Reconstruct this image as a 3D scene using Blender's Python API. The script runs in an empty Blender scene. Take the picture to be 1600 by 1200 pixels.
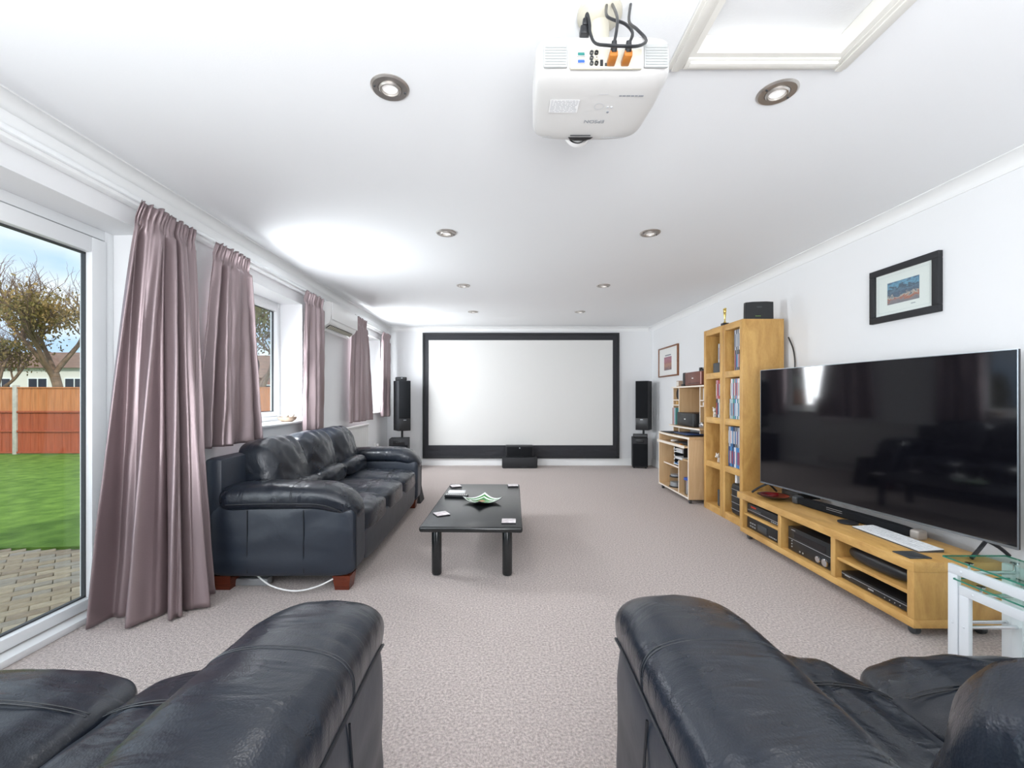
import bpy, bmesh, math, random
from mathutils import Vector, Matrix, noise, Euler
R = math.radians
PI = math.pi
sc = bpy.context.scene
col = sc.collection
random.seed(7)

# ------------------------------------------------------------------ camera, world, lights, exposure
CAMZ = 1.18
cam_d = bpy.data.cameras.new('camera')
cam_d.sensor_width = 36.0
cam_d.lens = 36.0 * 675.0 / 1600.0
cam_d.shift_x = 12.0 / 1600.0
cam_d.shift_y = 21.0 / 1600.0
cam_d.clip_start = 0.02
cam = bpy.data.objects.new('camera', cam_d)
col.objects.link(cam)
cam.location = (0, 0, CAMZ)
cam.rotation_euler = (R(90), 0, 0)
sc.camera = cam

sc.view_settings.view_transform = 'Standard'
sc.view_settings.look = 'None'
sc.view_settings.gamma = 1.0
sc.view_settings.use_curve_mapping = False
sc.view_settings.exposure = 0.20

w = bpy.data.worlds.new('sky'); sc.world = w; w.use_nodes = True
nt = w.node_tree; nt.nodes.clear()
wo = nt.nodes.new('ShaderNodeOutputWorld'); bg = nt.nodes.new('ShaderNodeBackground')
tc = nt.nodes.new('ShaderNodeTexCoord'); mp = nt.nodes.new('ShaderNodeMapping')
mp.inputs['Scale'].default_value = (1.6, 1.6, 5.0)
nz = nt.nodes.new('ShaderNodeTexNoise'); nz.inputs['Scale'].default_value = 1.7; nz.inputs['Detail'].default_value = 6
cr = nt.nodes.new('ShaderNodeValToRGB')
cr.color_ramp.elements[0].position = 0.38; cr.color_ramp.elements[0].color = (0.50, 0.70, 0.98, 1)
cr.color_ramp.elements[1].position = 0.62; cr.color_ramp.elements[1].color = (0.96, 0.97, 1.0, 1)
nt.links.new(tc.outputs['Generated'], mp.inputs['Vector']); nt.links.new(mp.outputs['Vector'], nz.inputs['Vector'])
nt.links.new(nz.outputs['Fac'], cr.inputs['Fac']); nt.links.new(cr.outputs['Color'], bg.inputs['Color'])
bg.inputs['Strength'].default_value = 1.1
nt.links.new(bg.outputs['Background'], wo.inputs['Surface'])

sun_d = bpy.data.lights.new('sun', 'SUN'); sun_d.energy = 2.2; sun_d.angle = R(1.0); sun_d.color = (1.0, 0.95, 0.86)
sun = bpy.data.objects.new('sun', sun_d); col.objects.link(sun)
# sun stands behind the house (+x, -y) and shines over its roof onto the garden and the fence
sun.rotation_euler = Vector((-0.50, 0.80, -0.55)).to_track_quat('-Z', 'Y').to_euler()

def area(name, loc, aim, sx, sy, power, color=(1, 1, 1)):
    d = bpy.data.lights.new(name, 'AREA'); d.shape = 'RECTANGLE'; d.size = sx; d.size_y = sy
    d.energy = power; d.color = color
    o = bpy.data.objects.new(name, d); col.objects.link(o); o.location = loc
    o.rotation_euler = (Vector(aim)).to_track_quat('-Z', 'Y').to_euler()
    return o
# added fill light, aimed up at the ceiling from well behind the camera
area('ceiling_bounce_fill', (0.1, -1.7, 1.0), (0, 0.50, 1), 1.8, 1.8, 172, (0.95, 0.97, 1.0))
# added fill lamp in the patio door opening, out of view beside the camera
area('patio_fill', (-2.225, 0.0, 1.1), (1, 0.25, -0.25), 2.3, 1.8, 56, (0.90, 0.95, 1.0))
# added fill lamps in the two window recesses, boosting the weak daylight
area('window_fill_near', (-2.215, 3.42, 1.55), (1, 0.1, -0.42), .55, 0.95, 72, (0.92, 0.96, 1.0))
area('window_fill_far', (-2.215, 6.25, 1.55), (1, -0.1, -0.15), .80, 1.0, 64, (0.92, 0.96, 1.0))
DOWNLIGHT_POWER = 7.0

# ------------------------------------------------------------------ materials
def new_mat(name):
    m = bpy.data.materials.new(name); m.use_nodes = True
    n = m.node_tree; b = n.nodes['Principled BSDF']
    return m, n, b
def mat(name, c, rough=0.5, metal=0.0, spec=0.5, bump=0.0, bscale=50.0, var=0.0, vscale=8.0, stretch=(1, 1, 1), emit=None, est=0.0, coat=0.0, sheen=0.0, c2=None, detail=3.0):
    m, n, b = new_mat(name)
    b.inputs['Base Color'].default_value = (*c, 1)
    b.inputs['Roughness'].default_value = rough
    b.inputs['Metallic'].default_value = metal
    b.inputs['Specular IOR Level'].default_value = spec
    b.inputs['Coat Weight'].default_value = coat
    b.inputs['Coat Roughness'].default_value = 0.1
    b.inputs['Sheen Weight'].default_value = sheen
    if emit:
        b.inputs['Emission Color'].default_value = (*emit, 1); b.inputs['Emission Strength'].default_value = est
    if bump or var or c2:
        t = n.nodes.new('ShaderNodeTexCoord'); mpn = n.nodes.new('ShaderNodeMapping')
        mpn.inputs['Scale'].default_value = stretch
        n.links.new(t.outputs['Object'], mpn.inputs['Vector'])
    if bump:
        z = n.nodes.new('ShaderNodeTexNoise'); z.inputs['Scale'].default_value = bscale; z.inputs['Detail'].default_value = detail
        bp = n.nodes.new('ShaderNodeBump'); bp.inputs['Strength'].default_value = bump; bp.inputs['Distance'].default_value = 0.01
        n.links.new(mpn.outputs['Vector'], z.inputs['Vector'])
        n.links.new(z.outputs['Fac'], bp.inputs['Height']); n.links.new(bp.outputs['Normal'], b.inputs['Normal'])
    if var or c2:
        z2 = n.nodes.new('ShaderNodeTexNoise'); z2.inputs['Scale'].default_value = vscale; z2.inputs['Detail'].default_value = 5
        rp = n.nodes.new('ShaderNodeValToRGB'); rp.color_ramp.elements[0].position = 0.3; rp.color_ramp.elements[1].position = 0.7
        a = c2 if c2 else tuple(x * (1 - var) for x in c)
        e = c if c2 else tuple(min(1, x * (1 + var)) for x in c)
        rp.color_ramp.elements[0].color = (*a, 1); rp.color_ramp.elements[1].color = (*e, 1)
        n.links.new(mpn.outputs['Vector'], z2.inputs['Vector']); n.links.new(z2.outputs['Fac'], rp.inputs['Fac'])
        n.links.new(rp.outputs['Color'], b.inputs['Base Color'])
    return m
def glass_mat(name, tint=(1, 1, 1), refl=0.10, rough=0.0):
    m, n, b = new_mat(name); n.nodes.remove(b)
    out = n.nodes['Material Output']
    tr = n.nodes.new('ShaderNodeBsdfTransparent'); tr.inputs['Color'].default_value = (*tint, 1)
    gl = n.nodes.new('ShaderNodeBsdfGlossy'); gl.inputs['Roughness'].default_value = rough
    lf = n.nodes.new('ShaderNodeLayerWeight'); lf.inputs['Blend'].default_value = 0.5
    pw_ = n.nodes.new('ShaderNodeMath'); pw_.operation = 'POWER'; pw_.inputs[1].default_value = 4.0
    n.links.new(lf.outputs['Facing'], pw_.inputs[0])
    lw = n.nodes.new('ShaderNodeMath'); lw.operation = 'MULTIPLY_ADD'; lw.inputs[1].default_value = refl * 3; lw.inputs[2].default_value = refl * .3
    n.links.new(pw_.outputs[0], lw.inputs[0])
    mx = n.nodes.new('ShaderNodeMixShader')
    n.links.new(lw.outputs[0], mx.inputs['Fac']); n.links.new(tr.outputs[0], mx.inputs[1]); n.links.new(gl.outputs[0], mx.inputs[2])
    n.links.new(mx.outputs[0], out.inputs['Surface'])
    return m
def wood_mat(name, c1, c2, stretch, rough=0.4, scale=3.0, contrast=(0.35, 0.7)):
    m, n, b = new_mat(name)
    t = n.nodes.new('ShaderNodeTexCoord'); mpn = n.nodes.new('ShaderNodeMapping'); mpn.inputs['Scale'].default_value = stretch
    z = n.nodes.new('ShaderNodeTexNoise'); z.inputs['Scale'].default_value = scale; z.inputs['Detail'].default_value = 6; z.inputs['Distortion'].default_value = 1.6
    z3 = n.nodes.new('ShaderNodeTexNoise'); z3.inputs['Scale'].default_value = scale * 14; z3.inputs['Detail'].default_value = 3
    ad = n.nodes.new('ShaderNodeMath'); ad.operation = 'MULTIPLY_ADD'; ad.inputs[1].default_value = 0.25
    rp = n.nodes.new('ShaderNodeValToRGB'); rp.color_ramp.elements[0].position = contrast[0]; rp.color_ramp.elements[1].position = contrast[1] + 0.12
    rp.color_ramp.elements[0].color = (*c1, 1); rp.color_ramp.elements[1].color = (*c2, 1)
    n.links.new(t.outputs['Object'], mpn.inputs['Vector']); n.links.new(mpn.outputs['Vector'], z.inputs['Vector']); n.links.new(mpn.outputs['Vector'], z3.inputs['Vector'])
    n.links.new(z3.outputs['Fac'], ad.inputs[0]); n.links.new(z.outputs['Fac'], ad.inputs[2])
    n.links.new(ad.outputs[0], rp.inputs['Fac']); n.links.new(rp.outputs['Color'], b.inputs['Base Color'])
    b.inputs['Roughness'].default_value = rough
    return m
def leather_mat(name, c):
    m, n, b = new_mat(name)
    b.inputs['Base Color'].default_value = (*c, 1); b.inputs['Roughness'].default_value = 0.36; b.inputs['Specular IOR Level'].default_value = 0.62
    t = n.nodes.new('ShaderNodeTexCoord')
    v = n.nodes.new('ShaderNodeTexVoronoi'); v.inputs['Scale'].default_value = 260
    z = n.nodes.new('ShaderNodeTexNoise'); z.inputs['Scale'].default_value = 6; z.inputs['Detail'].default_value = 3; z.inputs['Distortion'].default_value = 1.0
    b1 = n.nodes.new('ShaderNodeBump'); b1.inputs['Strength'].default_value = 0.16; b1.inputs['Distance'].default_value = 0.002
    b2 = n.nodes.new('ShaderNodeBump'); b2.inputs['Strength'].default_value = 0.30; b2.inputs['Distance'].default_value = 0.030
    z4 = n.nodes.new('ShaderNodeTexNoise'); z4.inputs['Scale'].default_value = 5; z4.inputs['Detail'].default_value = 6
    mr = n.nodes.new('ShaderNodeMapRange'); mr.inputs['To Min'].default_value = 0.23; mr.inputs['To Max'].default_value = 0.33
    mpp = n.nodes.new('ShaderNodeMapping'); mpp.inputs['Scale'].default_value = (0.55, 1.7, 1.0); n.links.new(t.outputs['Object'], mpp.inputs['Vector']); n.links.new(mpp.outputs['Vector'], z.inputs['Vector'])
    for q in (v, z4): n.links.new(t.outputs['Object'], q.inputs['Vector'])
    n.links.new(z4.outputs['Fac'], mr.inputs['Value']); n.links.new(mr.outputs[0], b.inputs['Roughness'])
    n.links.new(z.outputs['Fac'], b2.inputs['Height']); n.links.new(v.outputs['Distance'], b1.inputs['Height'])
    n.links.new(b2.outputs['Normal'], b1.inputs['Normal']); n.links.new(b1.outputs['Normal'], b.inputs['Normal'])
    return m

M = {}
M['wall'] = mat('wall_paint', (0.80, 0.81, 0.82), 0.75, bump=0.05, bscale=180)
M['ceil'] = mat('ceiling_paint', (0.86, 0.875, 0.89), 0.8, bump=0.04, bscale=150)
M['gloss'] = mat('white_gloss', (0.84, 0.85, 0.85), 0.35)
M['upvc'] = mat('white_upvc', (0.85, 0.87, 0.88), 0.25)
M['cream'] = mat('cream_plastic', (0.56, 0.53, 0.44), 0.4)
M['pwhite'] = mat('projector_casing', (0.66, 0.655, 0.64), 0.3)
M['carpet'] = mat('carpet', (0.72, 0.63, 0.595), 0.95, spec=0.1, bump=1.0, bscale=170, c2=(0.34, 0.285, 0.265), vscale=95, sheen=0.2)
M['gasket'] = mat('gasket', (0.05, 0.055, 0.06), 0.5)
M['glass'] = glass_mat('window_glass', (0.97, 0.99, 0.985), 0.10)
M['tglass'] = glass_mat('table_glass', (0.86, 0.95, 0.91), 0.125)
M['gedge'] = mat('glass_edge', (0.03, 0.22, 0.15), 0.1)
M['leather'] = leather_mat('black_leather', (0.009, 0.013, 0.021))
M['leather2'] = mat('side_leather', (0.017, 0.024, 0.037), 0.40, spec=0.6, bump=0.35, bscale=7, detail=4)
M['seam'] = mat('seam_leather', (0.008, 0.010, 0.014), 0.45)
M['mahog'] = wood_mat('mahogany', (0.085, 0.016, 0.008), (0.16, 0.032, 0.014), (2, 2, 14), 0.25)
M['curtain'] = mat('mauve_satin', (0.315, 0.245, 0.255), 0.35, metal=0.55, spec=0.7, bump=0.10, bscale=60, stretch=(1, 1, 6))
M['black'] = mat('black_plastic', (0.012, 0.013, 0.015), 0.35)
M['blackm'] = mat('matt_black', (0.014, 0.015, 0.018), 0.65)
M['grille'] = mat('speaker_cloth', (0.010, 0.011, 0.013), 0.9, spec=0.2, bump=0.4, bscale=400)
M['darkgrey'] = mat('dark_grey', (0.05, 0.055, 0.06), 0.45)
M['grey'] = mat('grey_plastic', (0.30, 0.31, 0.32), 0.4)
M['screen'] = mat('tv_screen', (0.004, 0.004, 0.006), 0.06, spec=0.6)
M['projscreen'] = mat('projection_fabric', (0.69, 0.69, 0.675), 0.85, bump=0.06, bscale=20)
M['velvet'] = mat('black_fabric', (0.014, 0.015, 0.020), 0.6, bump=0.5, bscale=9, stretch=(1, 1, 3))
M['tablelac'] = mat('black_lacquer', (0.008, 0.010, 0.011), 0.22, spec=0.7, bump=0.03, bscale=200, stretch=(1, 14, 1))
M['birchv'] = wood_mat('birch_vertical', (0.42, 0.215, 0.055), (0.66, 0.405, 0.135), (2.6, 2.6, 0.8), 0.38, 3.0)
M['birchy'] = wood_mat('birch_lengthwise', (0.44, 0.225, 0.06), (0.70, 0.43, 0.145), (3.0, 0.8, 3.0), 0.33, 3.0)
M['beech'] = wood_mat('beech_laminate', (0.56, 0.365, 0.19), (0.66, 0.46, 0.26), (8, 8, 0.8), 0.45, 3.0)
M['beechb'] = mat('hardboard', (0.42, 0.25, 0.12), 0.7)
M['edging'] = mat('pale_edging', (0.84, 0.76, 0.66), 0.4)
M['steel'] = mat('brushed_nickel', (0.60, 0.57, 0.54), 0.42, metal=1.0)
M['chrome'] = mat('chrome', (0.75, 0.76, 0.78), 0.12, metal=1.0)
M['silver'] = mat('silver_paint', (0.55, 0.57, 0.60), 0.35, metal=0.6)
M['whitem'] = mat('white_powdercoat', (0.78, 0.82, 0.86), 0.35)
M['white'] = mat('white_plastic', (0.80, 0.80, 0.79), 0.32)
M['lamp'] = mat('lamp_face', (0.9, 0.9, 0.9), 0.2, emit=(1, 0.97, 0.92), est=0.25)
M['orange'] = mat('orange_plug', (0.45, 0.16, 0.025), 0.35)
M['blue'] = mat('blue', (0.03, 0.10, 0.45), 0.4)
M['teal'] = mat('green_socket', (0.02, 0.18, 0.16), 0.4)
M['red'] = mat('red_glass', (0.20, 0.006, 0.010), 0.12, spec=0.8, c2=(0.03, 0.004, 0.006), vscale=9)
M['redled'] = mat('red_lettering', (0.6, 0.05, 0.02), 0.4)
M['ledg'] = mat('green_led', (0.3, 0.6, 0.1), 0.4, emit=(0.4, 0.8, 0.15), est=1.0)
M['gold'] = mat('gold', (0.80, 0.60, 0.18), 0.25, metal=1.0)
M['copper'] = mat('brown_casing', (0.16, 0.055, 0.04), 0.3)
M['pinkish'] = mat('pink_panel', (0.62, 0.36, 0.33), 0.35)
M['ornament'] = mat('pale_ceramic', (0.72, 0.68, 0.62), 0.5)
M['shell'] = mat('shell', (0.52, 0.40, 0.31), 0.6, c2=(0.30, 0.20, 0.14), vscale=20)
M['paper'] = mat('paper', (0.82, 0.82, 0.82), 0.7)
M['mount'] = mat('card_mount', (0.80, 0.80, 0.78), 0.8)
M['framew'] = wood_mat('brown_frame_wood', (0.16, 0.06, 0.025), (0.26, 0.11, 0.05), (6, 6, 6), 0.4)
M['keywhite'] = mat('key_white', (0.82, 0.84, 0.86), 0.4)
M['clear'] = glass_mat('clear_plastic', (0.88, 0.90, 0.91), 0.12, 0.05)
M['greytext'] = mat('grey_print', (0.28, 0.30, 0.33), 0.6)
M['palegrey'] = mat('pale_grey_print', (0.56, 0.58, 0.60), 0.6)
M['grillelight'] = mat('grey_louvre', (0.36, 0.37, 0.365), 0.5, bump=0.5, bscale=1, stretch=(1, 1, 1))
M['grass'] = mat('lawn', (0.20, 0.34, 0.055), 0.9, spec=0.2, bump=1.0, bscale=30, c2=(0.09, 0.18, 0.025), vscale=5)
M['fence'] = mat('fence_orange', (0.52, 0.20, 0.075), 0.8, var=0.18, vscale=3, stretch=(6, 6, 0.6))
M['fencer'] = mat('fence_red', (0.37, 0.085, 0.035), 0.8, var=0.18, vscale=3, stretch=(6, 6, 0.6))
M['concrete'] = mat('concrete', (0.50, 0.48, 0.43), 0.9, var=0.15, vscale=10)
M['sand'] = mat('jointing_sand', (0.22, 0.18, 0.12), 0.95)
M['bark'] = mat('bark', (0.20, 0.13, 0.085), 0.9, var=0.3, vscale=6)
M['leaf'] = mat('evergreen_leaf', (0.16, 0.14, 0.035), 0.7, c2=(0.06, 0.075, 0.02), vscale=1.5)
M['leafb'] = mat('brown_leaf', (0.36, 0.22, 0.08), 0.8, c2=(0.17, 0.15, 0.045), vscale=1.2)
M['hedge'] = mat('hedge', (0.10, 0.11, 0.035), 0.95, bump=1.0, bscale=3, c2=(0.10, 0.06, 0.03), vscale=0.8)
M['render'] = mat('house_render', (0.75, 0.72, 0.66), 0.9)
M['tiles'] = mat('roof_tiles', (0.22, 0.13, 0.09), 0.9, var=0.2, vscale=4)
M['brickred'] = mat('red_brick', (0.30, 0.12, 0.08), 0.9, var=0.2, vscale=12)
PB = [mat('paving_%s' % k, c, 0.9, bump=0.5, bscale=60, var=0.14, vscale=20) for k, c in (('buff', (0.43, 0.34, 0.225)), ('sandy', (0.50, 0.405, 0.275)), ('brown', (0.36, 0.28, 0.19)), ('greyish', (0.40, 0.345, 0.265)))]
DV = [mat('case_%s' % k, c, 0.3) for k, c in (('navy', (0.03, 0.07, 0.20)), ('blue', (0.06, 0.22, 0.48)), ('white', (0.70, 0.72, 0.75)), ('grey', (0.22, 0.23, 0.26)), ('black', (0.02, 0.02, 0.025)), ('red', (0.40, 0.04, 0.04)), ('pink', (0.55, 0.30, 0.33)), ('teal', (0.10, 0.30, 0.30)))]

# ------------------------------------------------------------------ geometry helpers
class MB:
    def __init__(s): s.v = []; s.f = []; s.m = []
    def add(s, vs, fs, mi=0, T=None):
        k = len(s.v)
        for p in vs:
            p = Vector(p)
            s.v.append(T @ p if T else p)
        for f in fs:
            s.f.append([k + i for i in f]); s.m.append(mi)
        return s
    def box(s, x0, x1, y0, y1, z0, z1, bev=0.0, mi=0, T=None, seg=2):
        vs = [(x0, y0, z0), (x1, y0, z0), (x1, y1, z0), (x0, y1, z0), (x0, y0, z1), (x1, y0, z1), (x1, y1, z1), (x0, y1, z1)]
        fs = [(0, 3, 2, 1), (4, 5, 6, 7), (0, 1, 5, 4), (1, 2, 6, 5), (2, 3, 7, 6), (3, 0, 4, 7)]
        if bev <= 0: return s.add(vs, fs, mi, T)
        b = bmesh.new(); bv = [b.verts.new(v) for v in vs]
        for f in fs: b.faces.new([bv[i] for i in f])
        bmesh.ops.bevel(b, geom=list(b.edges), offset=bev, segments=seg, profile=0.5, affect='EDGES')
        b.verts.index_update()
        s.add([v.co.copy() for v in b.verts], [[v.index for v in f.verts] for f in b.faces], mi, T); b.free()
        return s
    def cyl(s, p0, p1, r0, r1=None, n=20, mi=0, T=None, bev=0.0):
        r1 = r0 if r1 is None else r1
        p0 = Vector(p0); p1 = Vector(p1); L = (p1 - p0).length
        if bev > 0: prof = [(r0 - bev, 0), (r0 - bev * .3, bev * .3), (r0, bev), (r1, L - bev), (r1 - bev * .3, L - bev * .3), (r1 - bev, L)]
        else: prof = [(r0, 0), (r1, L)]
        q = (p1 - p0).to_track_quat('Z', 'Y').to_matrix().to_4x4()
        TT = Matrix.Translation(p0) @ q
        if T: TT = T @ TT
        return s.lathe(prof, n, mi, TT)
    def lathe(s, prof, n=32, mi=0, T=None, cap=True):
        vs = []; fs = []
        for r, z in prof:
            for i in range(n):
                a = 2 * PI * i / n; vs.append((r * math.cos(a), r * math.sin(a), z))
        for j in range(len(prof) - 1):
            for i in range(n):
                a = j * n + i; b = j * n + (i + 1) % n
                fs.append((a, b, b + n, a + n))
        if cap:
            if prof[0][0] > 1e-6: fs.append(tuple(range(n))[::-1])
            if prof[-1][0] > 1e-6: fs.append(tuple((len(prof) - 1) * n + i for i in range(n)))
        return s.add(vs, fs, mi, T)
    def tube(s, pts, r, n=8, mi=0, T=None, res=6, r1=None, smooth=True):
        P = [Vector(p) for p in pts]
        if smooth and len(P) > 2:
            Q = []
            for i in range(len(P) - 1):
                a = P[max(i - 1, 0)]; b = P[i]; c = P[i + 1]; d = P[min(i + 2, len(P) - 1)]
                for k in range(res):
                    t = k / res
                    Q.append(0.5 * ((2 * b) + (c - a) * t + (2 * a - 5 * b + 4 * c - d) * t * t + (3 * b - a - 3 * c + d) * t ** 3))
            Q.append(P[-1]); P = Q
        vs = []; fs = []; up = None; N = len(P)
        for i, p in enumerate(P):
            d = (P[min(i + 1, N - 1)] - P[max(i - 1, 0)]).normalized()
            if up is None:
                up = d.orthogonal().normalized()
            up = (up - d * up.dot(d)).normalized(); sd = d.cross(up)
            rr = r if r1 is None else r + (r1 - r) * i / max(1, N - 1)
            for k in range(n):
                a = 2 * PI * k / n; vs.append(p + (up * math.cos(a) + sd * math.sin(a)) * rr)
        for i in range(N - 1):
            for k in range(n):
                a = i * n + k; b = i * n + (k + 1) % n
                fs.append((a, b, b + n, a + n))
        fs.append(tuple(range(n))[::-1]); fs.append(tuple((N - 1) * n + k for k in range(n)))
        return s.add(vs, fs, mi, T)
    def soft(s, x0, x1, y0, y1, z0, z1, p=4.0, n=16, fn=None, mi=0, T=None):
        """a padded block: a box pulled to a super-ellipsoid, fn(u,v,w) -> offset in local axes"""
        c = Vector(((x0 + x1) / 2, (y0 + y1) / 2, (z0 + z1) / 2)); h = Vector(((x1 - x0) / 2, (y1 - y0) / 2, (z1 - z0) / 2))
        idx = {}; vs = []; fs = []
        def vid(i, j, k):
            key = (i, j, k)
            if key in idx: return idx[key]
            q = Vector((2 * i / n - 1, 2 * j / n - 1, 2 * k / n - 1))
            q = Vector([math.sin(a * PI / 2 * 0.999) * 0.35 + a * 0.65 for a in q])
            L = (abs(q.x) ** p + abs(q.y) ** p + abs(q.z) ** p) ** (1 / p)
            m_ = max(abs(q.x), abs(q.y), abs(q.z))
            q = q * (m_ / L) if L > 0 else q
            pos = Vector((c.x + q.x * h.x, c.y + q.y * h.y, c.z + q.z * h.z))
            if fn: pos += Vector(fn(q.x, q.y, q.z))
            idx[key] = len(vs); vs.append(pos); return idx[key]
        for a in range(n):
            for b in range(n):
                fs.append((vid(a, b, 0), vid(a, b + 1, 0), vid(a + 1, b + 1, 0), vid(a + 1, b, 0)))
                fs.append((vid(a, b, n), vid(a + 1, b, n), vid(a + 1, b + 1, n), vid(a, b + 1, n)))
                fs.append((vid(a, 0, b), vid(a + 1, 0, b), vid(a + 1, 0, b + 1), vid(a, 0, b + 1)))
                fs.append((vid(a, n, b), vid(a, n, b + 1), vid(a + 1, n, b + 1), vid(a + 1, n, b)))
                fs.append((vid(0, a, b), vid(0, a, b + 1), vid(0, a + 1, b + 1), vid(0, a + 1, b)))
                fs.append((vid(n, a, b), vid(n, a + 1, b), vid(n, a + 1, b + 1), vid(n, a, b + 1)))
        return s.add(vs, fs, mi, T)
    def prism(s, poly, axis, a0, a1, mi=0, T=None):
        """poly: 2D points; axis 'x': poly=(y,z); 'y': poly=(x,z); 'z': poly=(x,y)"""
        n = len(poly)
        def P(q, a): return {'x': (a, q[0], q[1]), 'y': (q[0], a, q[1]), 'z': (q[0], q[1], a)}[axis]
        vs = [P(q, a0) for q in poly] + [P(q, a1) for q in poly]
        fs = [tuple(range(n)), tuple(range(2 * n - 1, n - 1, -1))] + [(i, i + n, (i + 1) % n + n, (i + 1) % n) for i in range(n)]
        return s.add(vs, fs, mi, T)
    def grid(s, fn, nu, nv, mi=0, T=None, close_u=False):
        vs = [fn(i / (nu if close_u else nu - 1), j / (nv - 1)) for j in range(nv) for i in range(nu)]
        fs = []
        for j in range(nv - 1):
            for i in range(nu if close_u else nu - 1):
                a = j * nu + i; b = j * nu + (i + 1) % nu
                fs.append((a, b, b + nu, a + nu))
        return s.add(vs, fs, mi, T)

def mesh_of(name, mb, mats, flat=False, angle=35):
    me = bpy.data.meshes.new(name)
    me.from_pydata([tuple(v) for v in mb.v], [], mb.f)
    if not isinstance(mats, (list, tuple)): mats = [mats]
    for m in mats: me.materials.append(M[m] if isinstance(m, str) else m)
    me.polygons.foreach_set('material_index', mb.m)
    b = bmesh.new(); b.from_mesh(me); bmesh.ops.recalc_face_normals(b, faces=b.faces); b.to_mesh(me); b.free()
    if not flat:
        me.polygons.foreach_set('use_smooth', [True] * len(me.polygons)); me.set_sharp_from_angle(angle=R(angle))
    me.update()
    return me
def obj(name, mb, mats, parent=None, loc=None, kind=None, label=None, flat=False, angle=35):
    o = bpy.data.objects.new(name, mesh_of(name, mb, mats, flat, angle)); col.objects.link(o)
    if parent: o.parent = parent
    if loc: o.location = loc
    if kind: o['kind'] = kind
    if label: o['label'] = label
    return o
def tag(o, label, cat, group=None):
    o['label'] = label; o['category'] = cat
    if group: o['group'] = group
    return o
def thing(name, label, cat, loc=(0, 0, 0), rz=0, group=None):
    o = bpy.data.objects.new(name, None); col.objects.link(o); o.location = loc; o.rotation_euler = (0, 0, rz); o.empty_display_size = 0.1
    return tag(o, label, cat, group)
def struct(name, mb, mats, **k):
    return obj(name, mb, mats, kind='structure', **k)
def copy_tree(o, parent=None, **props):
    c = o.copy(); col.objects.link(c); c.parent = parent
    for k, v in props.items(): c[k] = v
    for ch in list(o.children): copy_tree(ch, c)
    return c
def B(*a, **k): return MB().box(*a, **k)
def nz3(x, y, z, s=1.0): return noise.noise(Vector((x * s, y * s, z * s)))

# ------------------------------------------------------------------ room shell
XL, XR, YB, YF, H = -2.03, 2.57, -3.0, 7.5, 2.40
XO = -2.35
DY0, DY1, DZ = -1.25, 2.49, 2.115
W1 = (3.08, 4.34); W2 = (5.78, 7.06); WZ0 = 0.93
struct('floor', B(XO, XR + .15, YB - .15, YF + .15, -0.2, 0.0), 'carpet')
c = MB()
hx0, hx1, hy0, hy1 = 0.655, 1.20, 0.70, 1.535
c.box(XO, hx0, YB - .15, YF + .15, H, H + .15).box(hx1, XR + .15, YB - .15, YF + .15, H, H + .15)
c.box(hx0, hx1, YB - .15, hy0, H, H + .15).box(hx0, hx1, hy1, YF + .15, H, H + .15)
struct('ceiling', c, 'ceil')
wl = MB()
for (a, b, z0, z1) in ((YB - .15, DY0, 0, H), (DY0, DY1, DZ, H), (DY1, W1[0], 0, H), (W1[0], W1[1], 0, WZ0), (W1[0], W1[1], DZ, H), (W1[1], W2[0], 0, H), (W2[0], W2[1], 0, WZ0), (W2[0], W2[1], DZ, H), (W2[1], YF + .15, 0, H)):
    wl.box(XO, XL, a, b, z0, z1)
struct('wall_left', wl, 'wall')
struct('wall_right', B(XR, XR + .15, YB - .15, YF + .15, 0, H), 'wall')
struct('wall_back', B(XL, XR, YF, YF + .15, 0, H), 'wall')
struct('wall_front', B(XL, XR, YB - .15, YB, 0, H), 'wall')
def cove(drop, proj, n=8):
    return [(0, 0), (proj, 0), (proj, -0.006)] + [(proj - 0.006 - (proj - 0.012) * math.sin(t), -0.006 - (drop - 0.012) * (1 - math.cos(t))) for t in [PI / 2 * i / n for i in range(n + 1)]] + [(0.006, -drop), (0, -drop)]
cv = cove(0.075, 0.07)
struct('trim_1', MB().prism([(XL + a, H + b) for a, b in cv], 'y', YB, YF), 'gloss')
struct('trim_2', MB().prism([(XR - a, H + b) for a, b in cv], 'y', YB, YF), 'gloss')
struct('trim_3', MB().prism([(YF - a, H + b) for a, b in cv], 'x', XL + .07, XR - .07), 'gloss')
sk = [(0, 0), (0.018, 0), (0.018, 0.085), (0.012, 0.10), (0.008, 0.12), (0, 0.12)]
struct('baseboard_back', MB().prism([(YF - a, b) for a, b in sk], 'x', XL + .02, XR - .02), 'gloss')
struct('baseboard_right', MB().prism([(XR - a, b) for a, b in sk], 'y', YB, YF), 'gloss')
struct('baseboard_left', MB().prism([(XL + a, b) for a, b in sk], 'y', DY1 + .02, YF), 'gloss')
# loft hatch
h = MB()
h.box(hx0, hx0 + .02, hy0, hy1, H - .012, H + .10).box(hx1 - .02, hx1, hy0, hy1, H - .012, H + .10)
h.box(hx0 + .02, hx1 - .02, hy1 - .02, hy1, H - .012, H + .10).box(hx0 + .02, hx1 - .02, hy0, hy0 + .02, H - .012, H + .10)
for (a, b, cc, d) in ((hx0 - .055, hx0, hy0 - .055, hy1 + .055), (hx1, hx1 + .055, hy0 - .055, hy1 + .055), (hx0, hx1, hy1, hy1 + .055), (hx0, hx1, hy0 - .055, hy0)):
    h.box(a, b, cc, d, H - .016, H, bev=.005)
    h.box(a + .014, b - .014 if b - a < .2 else b - .0, cc + (.014 if d - cc < .2 else 0), d - (.014 if d - cc < .2 else 0), H - .022, H - .014, bev=.002)
hf = struct('trim_4', h, 'cream')
hf.data.materials[0] = mat('ivory_gloss', (0.80, 0.79, 0.74), 0.35)
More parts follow.
